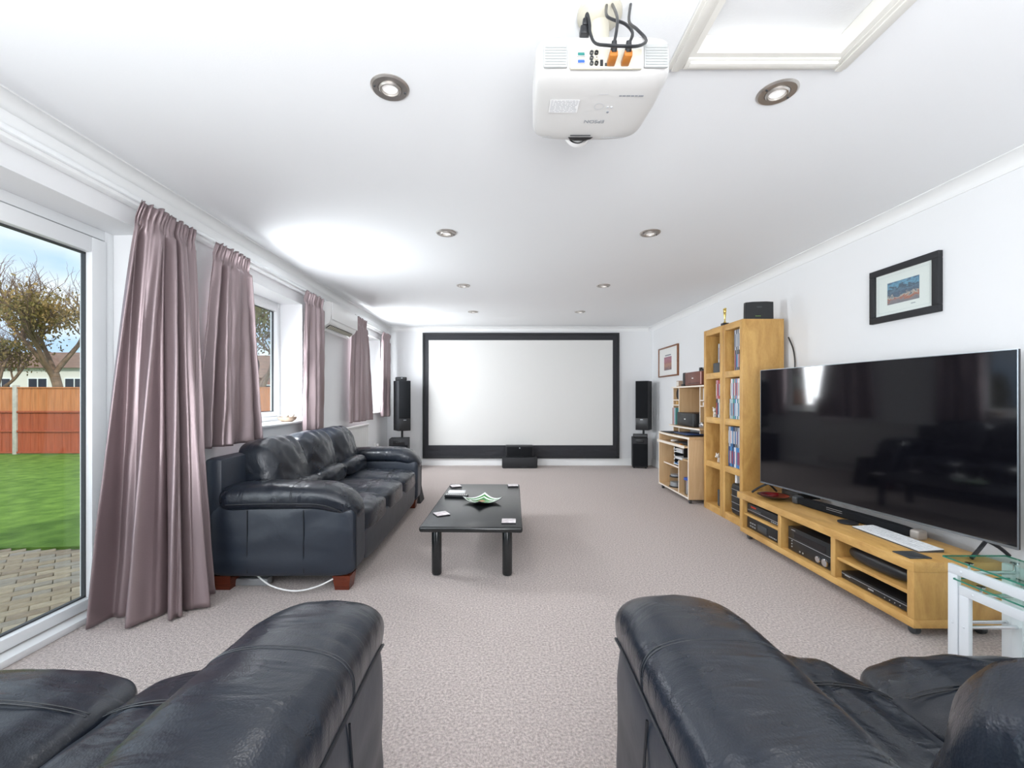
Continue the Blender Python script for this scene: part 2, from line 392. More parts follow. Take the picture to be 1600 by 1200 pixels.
obj('hatch_panel', B(hx0 + .021, hx1 - .021, hy0 + .021, hy1 - .021, H + .050, H + .068, bev=.003), 'ceil', hf)

# patio door: frame, sashes, panes
dr = bpy.data.objects.new('door_1', None); col.objects.link(dr); dr['kind'] = 'structure'; dr.location = (0, 0, 0)
XF = -2.25
f = MB()
f.box(XF - .07, XF, DY1 - .055, DY1, 0, DZ, bev=.004).box(XF - .07, XF, DY0, DY0 + .055, 0, DZ, bev=.004)
f.box(XF - .07, XF, DY0 + .055, DY1 - .055, DZ - .055, DZ, bev=.004)
f.box(XF - .07, XF + .075, DY0, DY1, 0.0, .035, bev=.005)
obj('door_frame', f, 'upvc', dr)
npan = 3; pw = (DY1 - DY0 - .11) / npan
for i in range(npan):
    a = DY1 - .055 - pw * (i + 1) + .004; b = DY1 - .055 - pw * i - .004
    s = MB(); q = .085; x0, x1 = XF - .058, XF + .012
    z0, z1 = .042, DZ - .062
    s.box(x0, x1, a, a + q, z0, z1, bev=.006).box(x0, x1, b - q, b, z0, z1, bev=.006)
    s.box(x0, x1, a + q, b - q, z0, z0 + .055, bev=.006).box(x0, x1, a + q, b - q, z1 - q, z1, bev=.006)
    so = obj('door_sash', s, 'upvc', dr)
    g = MB(); e = .008
    g.box(XF - .042, XF - .022, a + q, a + q + e, z0 + .055, z1 - q).box(XF - .042, XF - .022, b - q - e, b - q, z0 + .055, z1 - q)
    g.box(XF - .042, XF - .022, a + q, b - q, z0 + .055, z0 + .055 + e).box(XF - .042, XF - .022, a + q, b - q, z1 - q - e, z1 - q)
    obj('gasket', g, 'gasket', so)
    obj('pane', B(XF - .035, XF - .029, a + q + e, b - q - e, z0 + .063, z1 - q - e), 'glass', so)

def window(nm, y0, y1, n_):
    wd = bpy.data.objects.new(nm, None); col.objects.link(wd); wd['kind'] = 'structure'
    z0, z1 = WZ0 + .02, DZ; t = .045; xm0, xm1 = XF - .07, XF
    ym = y0 + (y1 - y0) * .54
    f = MB()
    f.box(xm0, xm1, y0, y0 + t, z0, z1, bev=.004).box(xm0, xm1, y1 - t, y1, z0, z1, bev=.004)
    f.box(xm0, xm1, y0 + t, y1 - t, z0, z0 + t, bev=.004).box(xm0, xm1, y0 + t, y1 - t, z1 - t, z1, bev=.004)
    f.box(xm0, xm1, ym - .03, ym + .03, z0 + t, z1 - t, bev=.004)
    obj('window_frame', f, 'upvc', wd)
    for k, (a, b) in enumerate(((y0 + t + .002, ym - .032), (ym + .032, y1 - t - .002))):
        s = MB(); q = .045; x0, x1 = XF - .055, XF + .014; a0, a1 = z0 + t + .002, z1 - t - .002
        s.box(x0, x1, a, a + q, a0, a1, bev=.005).box(x0, x1, b - q, b, a0, a1, bev=.005)
        s.box(x0, x1, a + q, b - q, a0, a0 + q, bev=.005).box(x0, x1, a + q, b - q, a1 - q, a1, bev=.005)
        so = obj('sash', s, 'upvc', wd)
        g = MB(); e = .006
        g.box(XF - .034, XF - .018, a + q, a + q + e, a0 + q, a1 - q).box(XF - .034, XF - .018, b - q - e, b - q, a0 + q, a1 - q)
        g.box(XF - .034, XF - .018, a + q, b - q, a0 + q, a0 + q + e).box(XF - .034, XF - .018, a + q, b - q, a1 - q - e, a1 - q)
        obj('gasket', g, 'gasket', so)
        obj('pane', B(XF - .03, XF - .024, a + q + e, b - q - e, a0 + q + e, a1 - q - e), 'glass', so)
        if k == 1:
            hd = MB(); yy = a + q * .5; zz = 1.52
            hd.box(x1 - .001, x1 + .012, yy - .013, yy + .013, zz - .03, zz + .03, bev=.003)
            hd.cyl((x1 + .01, yy, zz), (x1 + .035, yy, zz), .008, n=12)
            hd.tube([(x1 + .035, yy - .005, zz + .01), (x1 + .040, yy + .03, zz - .01), (x1 + .040, yy + .045, zz - .06), (x1 + .036, yy + .04, zz - .11)], .008)
            obj('window_handle', hd, 'black', so, label='black window handle')
    obj('window_sill', B(XF - .07, XL + .05, y0 - .03 if False else y0 + .001, y1 - .001, WZ0 - .0, WZ0 + .02, bev=.006), 'gloss', wd)
    return wd
window('window_1', W1[0], W1[1], 1)
window('window_2', W2[0], W2[1], 2)

# ------------------------------------------------------------------ garden
GZ = -0.25
GE = 4.12
# lawn (slightly curved near edge)
g = MB(); ed = [(-60, GE - .9), (-12, GE - .30), (-6.5, GE - .12), (-4.8, GE - .02), (-4.1, GE + .03), (-3, GE + .12), (-2.36, GE + .16)]
g.prism([(x, y) for x, y in ed] + [(-2.36, 60), (-60, 60)], 'z', GZ - .3, GZ)
struct('lawn', g, 'grass')
pt = struct('patio', B(-14, XO, -8, GE + .3, GZ - .32, GZ - .028), 'sand')
blocks = []
L_, W_, G_ = .200, .100, .004
ca, sa = math.cos(R(45)), math.sin(R(45))
def edge_y(x):
    for (xa, ya), (xb, yb) in zip(ed, ed[1:]):
        if xa <= x <= xb: return ya + (yb - ya) * (x - xa) / (xb - xa)
    return ya
for r_ in range(-90, 90):
    for q_ in range(-50, 50):
        u = (q_ + .5 * (r_ % 2)) * L_; v = r_ * W_
        x = -4.0 + u * ca - v * sa; y = 3.0 + u * sa + v * ca
        if x > XO - .13 or x < -8 or y < -.2 or y > edge_y(min(x, -2.37)) - .10: continue
        sx = 788 + x / max(y, .1) * 675; sy = 621 + 1.43 * 675 / max(y, .1)
        score = max(0, sx - 135, -sx - 10, sy - 1010)
        blocks.append((score, x, y))
blocks.sort()
bm_list = []
for k in range(4):
    m_ = B(-L_ / 2 + G_ / 2, L_ / 2 - G_ / 2, -W_ / 2 + G_ / 2, W_ / 2 - G_ / 2, -.03, 0, bev=.003, seg=1)
    bm_list.append(mesh_of('paving_block', m_, PB[k], angle=60))
for i, (s_, x, y) in enumerate(blocks[:300]):
    o = bpy.data.objects.new('paving_block', random.choice(bm_list)); col.objects.link(o); o.parent = pt
    o.location = (x, y, GZ + random.uniform(-.002, .003)); o.rotation_euler = (random.uniform(-.006, .006), random.uniform(-.006, .006), R(45))
rest = MB()
for (s_, x, y) in blocks[300:]:
    T = Matrix.Translation((x, y, GZ)) @ Matrix.Rotation(R(45), 4, 'Z')
    rest.box(-L_ / 2 + G_ / 2, L_ / 2 - G_ / 2, -W_ / 2 + G_ / 2, W_ / 2 - G_ / 2, -.03, 0, T=T, mi=random.randrange(4))
obj('paving', rest, PB, pt, kind='stuff')
# fence
FY = 10.85; fz0 = GZ; fz1 = 1.42
fx0 = -12.26 - 1.93 * 2
fe = thing('garden_fence', 'orange-red timber panel fence with concrete posts behind the lawn', 'fence', (0, FY, GZ))
for i in range(9):
    x = fx0 + 1.93 * i
    obj('fence_post', B(x - .05, x + .05, -.05, .05, 0, 1.74, bev=.012), 'concrete', fe)
    if i == 8: break
    a, b = x + .055, x + 1.93 - .055
    bd = MB(); nb = 18; wd_ = (b - a) / nb
    for k in range(nb):
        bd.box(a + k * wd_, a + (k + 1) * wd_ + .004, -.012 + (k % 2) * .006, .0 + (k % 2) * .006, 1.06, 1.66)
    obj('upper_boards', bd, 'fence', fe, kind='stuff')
    bd = MB()
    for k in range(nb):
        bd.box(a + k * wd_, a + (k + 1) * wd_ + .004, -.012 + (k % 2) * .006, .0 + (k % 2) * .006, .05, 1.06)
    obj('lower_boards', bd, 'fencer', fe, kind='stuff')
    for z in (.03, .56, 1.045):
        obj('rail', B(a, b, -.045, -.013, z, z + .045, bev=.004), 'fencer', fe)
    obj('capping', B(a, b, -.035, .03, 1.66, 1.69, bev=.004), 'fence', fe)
# trees
def tree(nm, label, base, height, spread, seed, lean=0.0, leaves=0, leafmat='leaf', zl=(0.3, 0.9)):
    rnd = random.Random(seed)
    t = thing(nm, label, 'tree', base)
    br = MB(); tips = []
    def grow(p, d, L, r, lev):
        pts = [p]; q = p.copy(); dd = d.copy(); seg = 5
        for k in range(seg):
            dd = (dd + Vector((rnd.uniform(-1, 1), rnd.uniform(-1, 1), rnd.uniform(-.4, .7))) * (.16 + .05 * lev)).normalized()
            q = q + dd * (L / seg); pts.append(q.copy())
        br.tube(pts, r, n=6 if lev < 2 else 4, res=2 if lev < 2 else 1, r1=r * .55 if lev < 4 else r * .4, smooth=lev < 2)
        tips.append((pts[-1], lev)); tips.append((pts[-3], lev))
        if lev >= 5: return
        for k in range(4 if lev < 3 else 3):
            j = rnd.randint(2, seg) if lev else rnd.randint(3, seg)
            ax = Vector((rnd.uniform(-1, 1) * spread, rnd.uniform(-1, 1) * spread, rnd.uniform(-.15, .8)))
            nd = (dd * .7 + ax * .75).normalized()
            grow(pts[j].copy(), nd, L * rnd.uniform(.58, .80), r * .52, lev + 1)
    p0 = Vector((0, 0, 0)); p1 = Vector((lean * .3, 0, height * .28))
    tr = MB().tube([p0, p1 * .5 + Vector((.05, 0, 0)), p1], height * .022, n=10, r1=height * .016)
    obj('trunk', tr, 'bark', t)
    for k in range(4):
        a = k * 1.7 + rnd.random()
        grow(p1.copy() - Vector((0, 0, .1 * k)), Vector((math.cos(a) * .55 * spread + lean * .12, math.sin(a) * .4, .9)).normalized(), height * .26, height * .011, 1)
    obj('branches', br, 'bark', t, kind='stuff', angle=80)
    if leaves:
        lf = MB(); ts = [p for p, l in tips if zl[0] * height < p.z < zl[1] * height and l >= 2]
        cl = [rnd.choice(ts) for _ in range(max(12, leaves // 90))]
        for k in range(leaves):
            cc = rnd.choice(cl); q = cc + Vector((rnd.gauss(0, .42), rnd.gauss(0, .42), rnd.gauss(0, .18)))
            T = Matrix.Translation(q) @ Euler((rnd.uniform(0, 6), rnd.uniform(0, 6), rnd.uniform(0, 6))).to_matrix().to_4x4()
            s = rnd.uniform(.03, .06)
            lf.add([(-s, -s * .5, 0), (s, -s * .5, 0), (s, s * .5, .01), (-s, s * .5, 0)], [(0, 1, 2, 3)], 0, T)
        obj('foliage', lf, leafmat, t, kind='stuff', flat=True)
    return t
tree('bare_tree', 'tall bare tree with brown-green leaf clumps seen through the patio door', (-16.0, 15.8, GZ), 8.2, 1.0, 11, leaves=4000, leafmat='leafb', zl=(.22, .58), lean=-1.5)
tree('garden_tree', 'twisted tree behind the fence seen through the window left of the air conditioner', (-8.2, 14.5, GZ), 6.6, .9, 5, leaves=3500, zl=(.3, .8))
tree('bare_shrub_tree', 'low bare tree at the left edge of the garden behind the fence', (-20.5, 17.5, GZ), 6.0, 1.1, 23, leaves=3000, leafmat='leafb', zl=(.2, .6))
# hedge of distant greenery
def hedge(nm, label, x0, x1, y, z1, seed):
    m_ = MB(); n_ = 90
    def fn(u, v):
        x = x0 + (x1 - x0) * u; a = PI * v
        hgt = z1 * (.82 + .35 * noise.fractal(Vector((x * .25, seed, 0)), 1, 2, 4))
        d = .5 * nz3(x * .9, v * 5, seed)
        return (x, y - math.cos(a) * 1.6 + d, GZ - .02 + max(0, math.sin(a) * hgt + d * math.sin(a)))
    m_.grid(fn, n_, 14)
    return tag(obj(nm, m_, 'hedge', angle=180), label, 'hedge')
hedge('far_hedge', 'long brown-green belt of bushes far behind the garden fence', -75, -2, 36, 5.2, 3)
hedge('near_hedge', 'low dark green bushes just behind the left part of the fence', -27, -15, 20.5, 1.9, 9)
# houses behind the fence
def house(nm, label, x0, x1, y, zw, zr, wall, wins):
    t = thing(nm, label, 'building', ((x0 + x1) / 2, y, GZ)); hw = (x1 - x0) / 2
    obj('wall', B(-hw, hw, 0, 5, 0, zw), wall, t)
    obj('roof', MB().prism([(-.3, zw), (5.3, zw), (2.5, zr)], 'x', -hw - .25, hw + .25), 'tiles', t)
    for (a, b, c_, d) in wins:
        wf = obj('window', MB().box(a, b, -.05, .0, c_, c_ + .05).box(a, b, -.05, .0, d - .05, d).box(a, a + .05, -.05, 0, c_ + .05, d - .05).box(b - .05, b, -.05, 0, c_ + .05, d - .05).box((a + b) / 2 - .025, (a + b) / 2 + .025, -.05, 0, c_ + .05, d - .05), 'upvc', t)
        obj('pane', B(a + .05, b - .05, -.02, -.005, c_ + .05, d - .05), 'screen', wf)
    return t
house('white_bungalow', 'white rendered house behind the fence seen through the patio door', -32, -24.5, 26, 3.2, 4.4, 'render', [(-2.6, -1.4, 1.5, 2.6), (-.4, .8, 1.5, 2.6), (1.8, 3.0, 1.5, 2.6)])
house('brick_bungalow', 'brick house with tiled roof behind the fence seen through the window', -19, -12, 26, 2.6, 4.2, 'brickred', [(-2.4, -1.2, 1.0, 2.2), (.5, 1.7, 1.0, 2.2)])
# own roof outside, so that the sun stays off the windows
rf = MB(); rf.prism([(XO - .35, H + .10), (XO - .35, H + .16), (0.2, 4.0), (XR + .5, H + .16), (XR + .5, H + .10)], 'y', YB - .5, YF + .5)
for v in rf.v:
    if v.z < H + .2 and abs(v.x) < 2: v.z = H + .3
struct('roof', MB().prism([(XO - .35, H + .16), (XO - .35, H + .24), (.1, 4.0), (XR + .5, H + .24), (XR + .5, H + .16), (.1, H + .2)], 'y', YB - .5, YF + .5), 'tiles')

# ------------------------------------------------------------------ curtains and track
tk = thing('curtain_track', 'long white curtain batten and track under the cornice of the window wall', 'curtain track', (XL, 0, 2.20))
obj('batten', B(0.001, .055, -1.6, 7.42, .012, .118, bev=.004), 'gloss', tk)
obj('rail', B(.056, .078, -1.6, 7.42, .028, .052, bev=.004), 'upvc', tk)
def crom(P, t):
    n = len(P) - 1; s = min(max(t, 0), 1) * n; i = min(int(s), n - 1); t = s - i
    a = Vector(P[max(i - 1, 0)]); b = Vector(P[i]); c_ = Vector(P[i + 1]); d = Vector(P[min(i + 2, n)])
    return 0.5 * ((2 * b) + (c_ - a) * t + (2 * a - 5 * b + 4 * c_ - d) * t * t + (3 * b - a - 3 * c_ + d) * t ** 3)
def curtain(label, top, bot, zt, zb, nf, at, ab, seed, sag=0.0, group='mauve satin curtains'):
    m_ = MB(); hd = .075
    def fn(u, v):
        z = zt + (zb - zt) * v
        dz = zt - z
        k = v ** .75
        p = crom(top, u) * (1 - k) + crom(bot, u) * k
        e = .01
        d = (crom(top, min(1, u + e)) - crom(top, max(0, u - e))) * (1 - k) + (crom(bot, min(1, u + e)) - crom(bot, max(0, u - e))) * k
        d.normalize(); nrm = Vector((d.y, -d.x))
        ph = 2 * PI * nf * (u + .05 * math.sin(u * 9 + seed) + .035 * nz3(u * 3, v * .8, seed))
        amp = (at + (ab - at) * v) * 1.25
        f = math.sin(ph); f = math.copysign(abs(f) ** .75, f)
        off = amp * f * (.75 + .5 * nz3(u * 4, seed, v)) + amp * .35 * math.sin(2.3 * ph + seed + 2 * v)
        if dz < hd * 1.6:   # gathered heading
            w_ = max(0, 1 - abs(dz - hd) / (hd * .7)) if dz > hd * .35 else 0
            off = off * .35 + .010 * math.sin(2 * PI * (nf + 2) * 2.6 * u + seed) * (1.0 if dz < hd else .6) + (.010 * (1 - dz / hd) if dz < hd else 0)
            off -= .006 * w_
            z += .008 * math.sin(2 * PI * nf * 2.2 * u + seed * 2) * (1 if dz < hd * .5 else 0)
        z += sag * math.sin(ph + .7) * max(0, v - .9) * .3
        off += .006 * nz3(u * 14, v * 9, seed) * min(1, v * 5)
        q = p + nrm * off
        return (q.x, q.y, z)
    m_.grid(fn, int(40 * nf), 80)
    o = obj('curtain', m_, 'curtain', angle=75)
    sm = o.modifiers.new('thickness', 'SOLIDIFY'); sm.thickness = .0025
    return tag(o, label, 'curtain', group)
XC = -1.925
curtain('floor-length mauve satin curtain beside the patio door', [(XC, 2.27), (XC + .02, 2.40), (XC, 2.53), (XC + .01, 2.66)],
        [(-2.13, 2.24), (-1.98, 2.27), (-1.79, 2.31), (-1.73, 2.42), (-1.78, 2.55)], 2.215, .012, 4.3, .020, .060, 1.3, sag=.03)
curtain('mauve satin curtain on the left side of the first window, above the near sofa arm', [(XC, 2.89), (XC + .01, 3.07), (XC, 3.23)],
        [(-1.96, 2.80), (-1.93, 3.08), (-1.94, 3.38)], 2.215, .845, 3.4, .020, .045, 4.1)
curtain('mauve satin curtain between the first window and the air conditioner', [(XC, 4.17), (XC + .01, 4.36), (XC, 4.57)],
        [(-1.95, 4.15), (-1.93, 4.38), (-1.95, 4.66)], 2.215, .845, 3.2, .018, .036, 7.7)
curtain('mauve satin curtain hanging behind the air conditioner, left of the far window', [(XC, 5.50), (XC + .01, 5.75), (XC, 6.0)],
        [(-1.95, 5.35), (-1.92, 5.80), (-1.95, 6.26)], 2.235, .86, 3.6, .018, .036, 2.2)
curtain('mauve satin curtain in the far corner beside the left speaker', [(XC, 6.83), (XC + .01, 7.05), (XC, 7.28)],
        [(-1.95, 6.85), (-1.925, 7.02), (-1.94, 7.21)], 2.215, .87, 2.6, .018, .038, 5.9)

# ------------------------------------------------------------------ air conditioner, radiator, socket, sill objects
ac = thing('air_conditioner', 'white wall-mounted air conditioner between the curtains of the window wall', 'air conditioner', (XL, 4.61, 1.93))
prof = [(0.001, 0.0), (0.09, 0.0), (0.155, 0.045), (0.175, 0.085), (0.185, 0.15), (0.185, 0.26), (0.17, 0.275), (0.001, 0.275)]
obj('casing', MB().prism(prof, 'y', 0, .80), 'white', ac)
obj('front_panel', B(.186, .195, .004, .796, .085, .270, bev=.004), 'white', ac)
TV_ = Matrix.Translation((.125, .40, .020)) @ Matrix.Rotation(R(-34.7), 4, 'Y')
obj('vent_slot', MB().box(-.028, .028, -.34, .34, -.004, .002, T=TV_), 'black', ac)
for k in range(16):
    vn = MB(); vn.box(-.024, .024, -.33 + k * .044, -.325 + k * .044, -.014, -.004, T=TV_)
    obj('vane', vn, 'cream', ac)
obj('flap', MB().box(-.030, .012, -.35, .35, -.022, -.017, T=TV_ @ Matrix.Translation((-.03, 0, -.004)) @ Matrix.Rotation(R(25), 4, 'Y')), 'white', ac)

rd = thing('radiator', 'white panel radiator under the far curtain behind the sofa', 'radiator', (XL, 4.75, .13))
rp_ = MB(); rp_.box(.06, .075, 0, 1.45, 0, .66, bev=.005)
for k in range(36): rp_.box(.074, .082, .02 + k * .04, .042 + k * .04, .03, .63, bev=.003, seg=1)
obj('panel', rp_, 'white', rd)
obj('top_grille', B(.02, .095, 0, 1.45, .655, .675, bev=.004), 'white', rd)
for y in (.2, 1.2): obj('bracket', B(.001, .06, y, y + .04, .1, .6), 'white', rd)
obj('valve', MB().cyl((.06, 1.47, -.06), (.06, 1.47, .06), .014), 'chrome', rd)
sk_ = thing('wall_socket', 'white double wall socket with a plug behind the left speaker', 'socket', (XL, 6.72, .38))
obj('face_plate', B(.0005, .010, 0, .146, 0, .086, bev=.003), 'white', sk_)
obj('plug', B(.011, .05, .085, .135, .02, .07, bev=.008), 'white', sk_)
fig = MB().lathe([(.0, 0), (.022, 0), (.026, .01), (.015, .035), (.020, .06), (.016, .08), (.006, .09), (.014, .105), (.014, .12), (0, .13)], 16)
tag(obj('figurine', fig, 'ornament', loc=(-2.06, 6.55, WZ0 + .0205)), 'small pale figurine on the far window sill', 'ornament')
bw = thing('shell_bowl', 'small brown woven bowl of shells on the first window sill', 'bowl', (-2.06, 4.10, WZ0 + .0205))
obj('bowl', MB().lathe([(0, 0), (.045, 0), (.075, .02), (.085, .045), (.079, .045), (.07, .024), (.042, .008), (0, .008)], 24), 'shell', bw)
for k, (x, y, s) in enumerate(((.0, -.04, .03), (.02, .03, .034), (-.035, .01, .028), (.04, -.01, .026), (-.01, .055, .024))):
    sh = MB().soft(x - s, x + s, y - s * .8, y + s * .8, .03, .03 + s * 1.2, p=2.2, n=6, fn=lambda a, b, c_: (0, 0, .003 * math.sin(9 * a)))
    tag(obj('shell', sh, 'ornament', loc=(-2.06, 4.10, WZ0 + .0205 + .01)), 'pale shell lying in the bowl on the first window sill', 'shell', 'shells in the sill bowl')

# ------------------------------------------------------------------ projection screen wall
ps = thing('projection_screen', 'large white projection screen in a wide black frame on the far wall', 'screen', (0.285, YF, .13))
x0, x1, z1 = -1.695, 1.70, 2.165
f = MB(); t = .035
f.box(x0, x1, -.055, -.001, 0, t, bev=.004).box(x0, x1, -.055, -.001, z1 - t, z1, bev=.004).box(x0, x0 + t, -.055, -.001, t, z1 - t, bev=.004).box(x1 - t, x1, -.055, -.001, t, z1 - t, bev=.004)
obj('outer_frame', f, 'blackm', ps)
ix0, ix1, iz0, iz1 = x0 + .10, x1 - .11, .225, z1 - .125
f = MB()
f.box(x0 + t, x1 - t, -.040, -.012, iz1, z1 - t).box(x0 + t, ix0, -.040, -.012, iz0, iz1).box(ix1, x1 - t, -.040, -.012, iz0, iz1)
obj('mask_border', f, 'velvet', ps)
def fwr(u, v):
    return (x0 + t + (x1 - x0 - 2 * t) * u, -.040 + .006 * nz3(u * 30, v * 3, 1) * math.sin(PI * v), t + (iz0 - t) * v)
obj('lower_drape', MB().grid(fwr, 160, 10), 'velvet', ps)
obj('screen_fabric', B(ix0 - .001, ix1 + .001, -.030, -.012, iz0 - .001, iz1 + .001), 'projscreen', ps)

cs = thing('centre_speaker', 'black two-tier centre speaker on the floor under the projection screen', 'speaker', (.256, 7.30, 0))
obj('base_cabinet', B(-.295, .295, -.13, .10, .001, .185, bev=.022), 'blackm', cs)
obj('upper_cabinet', B(-.23, .23, -.10, .10, .186, .37, bev=.008), 'blackm', cs)
obj('grille', B(-.21, .21, -.112, -.101, .20, .355, bev=.004), 'grille', cs)
obj('badge', B(-.008, .008, -.115, -.1125, .33, .346), 'silver', cs)

def tower(label, loc, rz):
    t = thing('tower_speaker', label, 'speaker', loc, rz)
    obj('cabinet', B(-.105, .105, -.11, .13, 0, .82, bev=.006), 'blackm', t)
    obj('grille', B(-.098, .098, -.124, -.111, .205, .812, bev=.004), 'grille', t)
    lp = obj('lower_panel', B(-.098, .098, -.122, -.111, .01, .20, bev=.003), 'black', t)
    obj('badge', B(-.022, .022, -.125, -.1225, .172, .180), 'silver', lp)
    obj('pole', MB().cyl((0, 0, -.115), (0, 0, .0), .018, n=16), 'black', t)
    return t
tower('tall black tower speaker beside the far curtain, on the left subwoofer', (-1.685, 7.13, .635), R(33))
tower('tall black tower speaker right of the projection screen', (2.345, 7.275, .635), R(-33))
def sub(label, loc, rz, w_, d_, h_, feet=True):
    t = thing('subwoofer', label, 'subwoofer', loc, rz)
    obj('cabinet', B(-w_ / 2, w_ / 2, -d_ / 2, d_ / 2, .02, h_, bev=.006), 'blackm', t)
    obj('grille', B(-w_ / 2 + .01, w_ / 2 - .01, -d_ / 2 - .012, -d_ / 2 - .001, .04, h_ - .10, bev=.004), 'grille', t)
    cp = obj('control_panel', B(-w_ / 2 + .06, w_ / 2 - .06, -d_ / 2 - .006, -d_ / 2 - .001, h_ - .085, h_ - .02, bev=.002), 'black', t)
    for k in range(3): obj('knob', MB().cyl((-.03 + .03 * k, -d_ / 2 - .006, h_ - .055), (-.03 + .03 * k, -d_ / 2 - .016, h_ - .055), .008, n=12), 'darkgrey', cp)
    for sx in (-1, 1):
        for sy in (-1, 1): obj('foot', MB().cyl((sx * (w_ / 2 - .03), sy * (d_ / 2 - .03), .0005), (sx * (w_ / 2 - .03), sy * (d_ / 2 - .03), .0195), .014, n=12), 'black', t)
    return t
sub('black box subwoofer under the left tower speaker', (-1.715, 7.08, 0), R(8), .30, .34, .515)
sub('black box subwoofer on the carpet under the right tower speaker', (2.29, 7.32, 0), R(-14), .25, .30, .51)
rc = thing('black_receiver', 'small black receiver lying on the right subwoofer', 'receiver', (2.265, 7.205, .5105), R(-14))
obj('casing', B(-.115, .115, -.055, .012, 0.0, .065, bev=.006), 'black', rc)
obj('display', B(-.10, .10, -.058, -.0555, .022, .050), 'darkgrey', rc)
sx_ = thing('satellite_speaker', 'small black speaker unit on top of the left tower speaker', 'speaker', (-1.70, 7.11, 1.4555), R(25))
obj('casing', B(-.085, .085, -.06, .06, 0, .06, bev=.012), 'black', sx_)
obj('badge', B(-.012, .012, -.063, -.0605, .035, .045), 'silver', sx_)

# ------------------------------------------------------------------ downlights
def downlight(x, y, label):
    t = thing('downlight', label, 'ceiling light', (x, y, H), 0, 'recessed ceiling downlights')
    obj('trim_ring', MB().lathe([(.075, -.0005), (.075, -.003), (.068, -.008), (.046, -.007), (.044, -.0005)], 40, cap=False), 'steel', t)
    obj('gimbal', MB().lathe([(.044, -.001), (.043, -.009), (.038, -.014), (.033, -.013), (.032, -.003)], 40, cap=False), 'steel', t)
    obj('lamp', MB().lathe([(.0, -.006), (.030, -.006), (.030, -.002)], 30, cap=False), 'lamp', t)
    for a in (R(200), R(20)): obj('screw', MB().cyl((.058 * math.cos(a), .058 * math.sin(a), -.0112), (.058 * math.cos(a), .058 * math.sin(a), -.007), .004, n=10), 'darkgrey', t)
    d = bpy.data.lights.new('downlight_beam', 'SPOT'); d.energy = DOWNLIGHT_POWER; d.spot_size = R(150); d.spot_blend = 1.0; d.shadow_soft_size = .03; d.color = (1, .97, .93)
    l = bpy.data.objects.new('downlight_beam', d); col.objects.link(l); l.location = (0, 0, -.02); l.parent = t
for x, y, lb in ((-.45, 1.70, 'brushed steel downlight left of the projector'), (1.09, 1.725, 'brushed steel downlight right of the projector, below the loft hatch'),
                 (-.43, 3.20, 'left downlight of the second pair from the projector'), (1.08, 3.20, 'right downlight of the second pair from the projector'),
                 (-.447, 4.71, 'left downlight of the third pair from the projector'), (1.08, 4.71, 'right downlight of the third pair from the projector'),
                 (-.446, 6.15, 'left downlight nearest the projection screen'), (1.075, 6.15, 'right downlight nearest the projection screen')):
    downlight(x, y, lb)

# ------------------------------------------------------------------ projector
pj = thing('projector', 'white ceiling-mounted projector with sockets facing the camera', 'projector', (.282, 1.37, 2.085))
def pfn(a, b, c_):
    return (-.012 * a * max(0, b) * 1.0, .012 * (1 - a * a) * (1 if b > 0 else -.2), .018 * max(0, -c_) * (abs(a) ** 4 + abs(b) ** 4) * .5)
obj('casing', MB().soft(-.192, .192, -.165, .165, -.0, .11, p=9, n=26, fn=pfn), 'pwhite', pj)
yb = -.170
obj('socket_panel', B(-.100, .100, yb - .004, yb + .004, .006, .062, bev=.003), 'cream', pj)
for s, (a, b) in ((-1, (-.174, -.106)), (1, (.106, .174))):
    gr = MB().box(a, b, yb - .002, yb + .006, .012, .078, bev=.004)
    for k in range(7): gr.box(a + .005, b - .005, yb - .004, yb - .002, .018 + k * .0078, .021 + k * .0078)
    obj('speaker_grille', gr, 'grillelight', pj, label='grey louvred grille')
yp = yb - .004
for z, mm in ((.042, 'teal'), (.022, 'blue')):
    so = obj('video_socket', B(-.082, -.058, yp - .004, yp - .0002, z - .005, z + .005, bev=.002), 'silver', pj)
    obj('insert', B(-.079, -.061, yp - .006, yp - .0042, z - .0035, z + .0035), mm, so)
for i in range(2):
    for k in range(3):
        z = .047 - .0145 * k
        obj('audio_socket', MB().lathe([(.0055, 0), (.0055, .006), (.003, .006), (.003, .002)], 14, T=Matrix.Translation((-.041 + i * .0135, yp, z)) @ Matrix.Rotation(R(90), 4, 'X'), cap=False), ['black', 'cream', 'black'][k] if i else 'darkgrey', pj)
obj('network_socket', B(-.017, -.009, yp - .003, yp - .0002, .012, .028), 'black', pj)
obj('usb_socket', B(-.004, .005, yp - .003, yp - .0002, .012, .019), 'darkgrey', pj)
for x in (.012, .051):
    o = obj('plug', MB().box(x - .011, x + .011, yp - .040, yp - .0002, .010, .026, bev=.003), 'orange', pj, label='orange plug')
    obj('collar', MB().cyl((x, yp - .033, .022), (x, yp - .042, .047), .010, .007, n=14), 'black', o)
zb = -.0012
def underlines(x0, x1, y0, y1, n, mm, nm, hgt=.0018):
    m_ = MB()
    for k in range(n):
        y = y0 + (y1 - y0) * (k + .5) / n
        q = x0
        while q < x1 - .004:
            l_ = random.uniform(.004, .018); e = min(q + l_, x1)
            m_.box(q, e, y - hgt / 2, y + hgt / 2, zb - .0002, zb); q = e + .0022
    return obj(nm, m_, mm, pj)
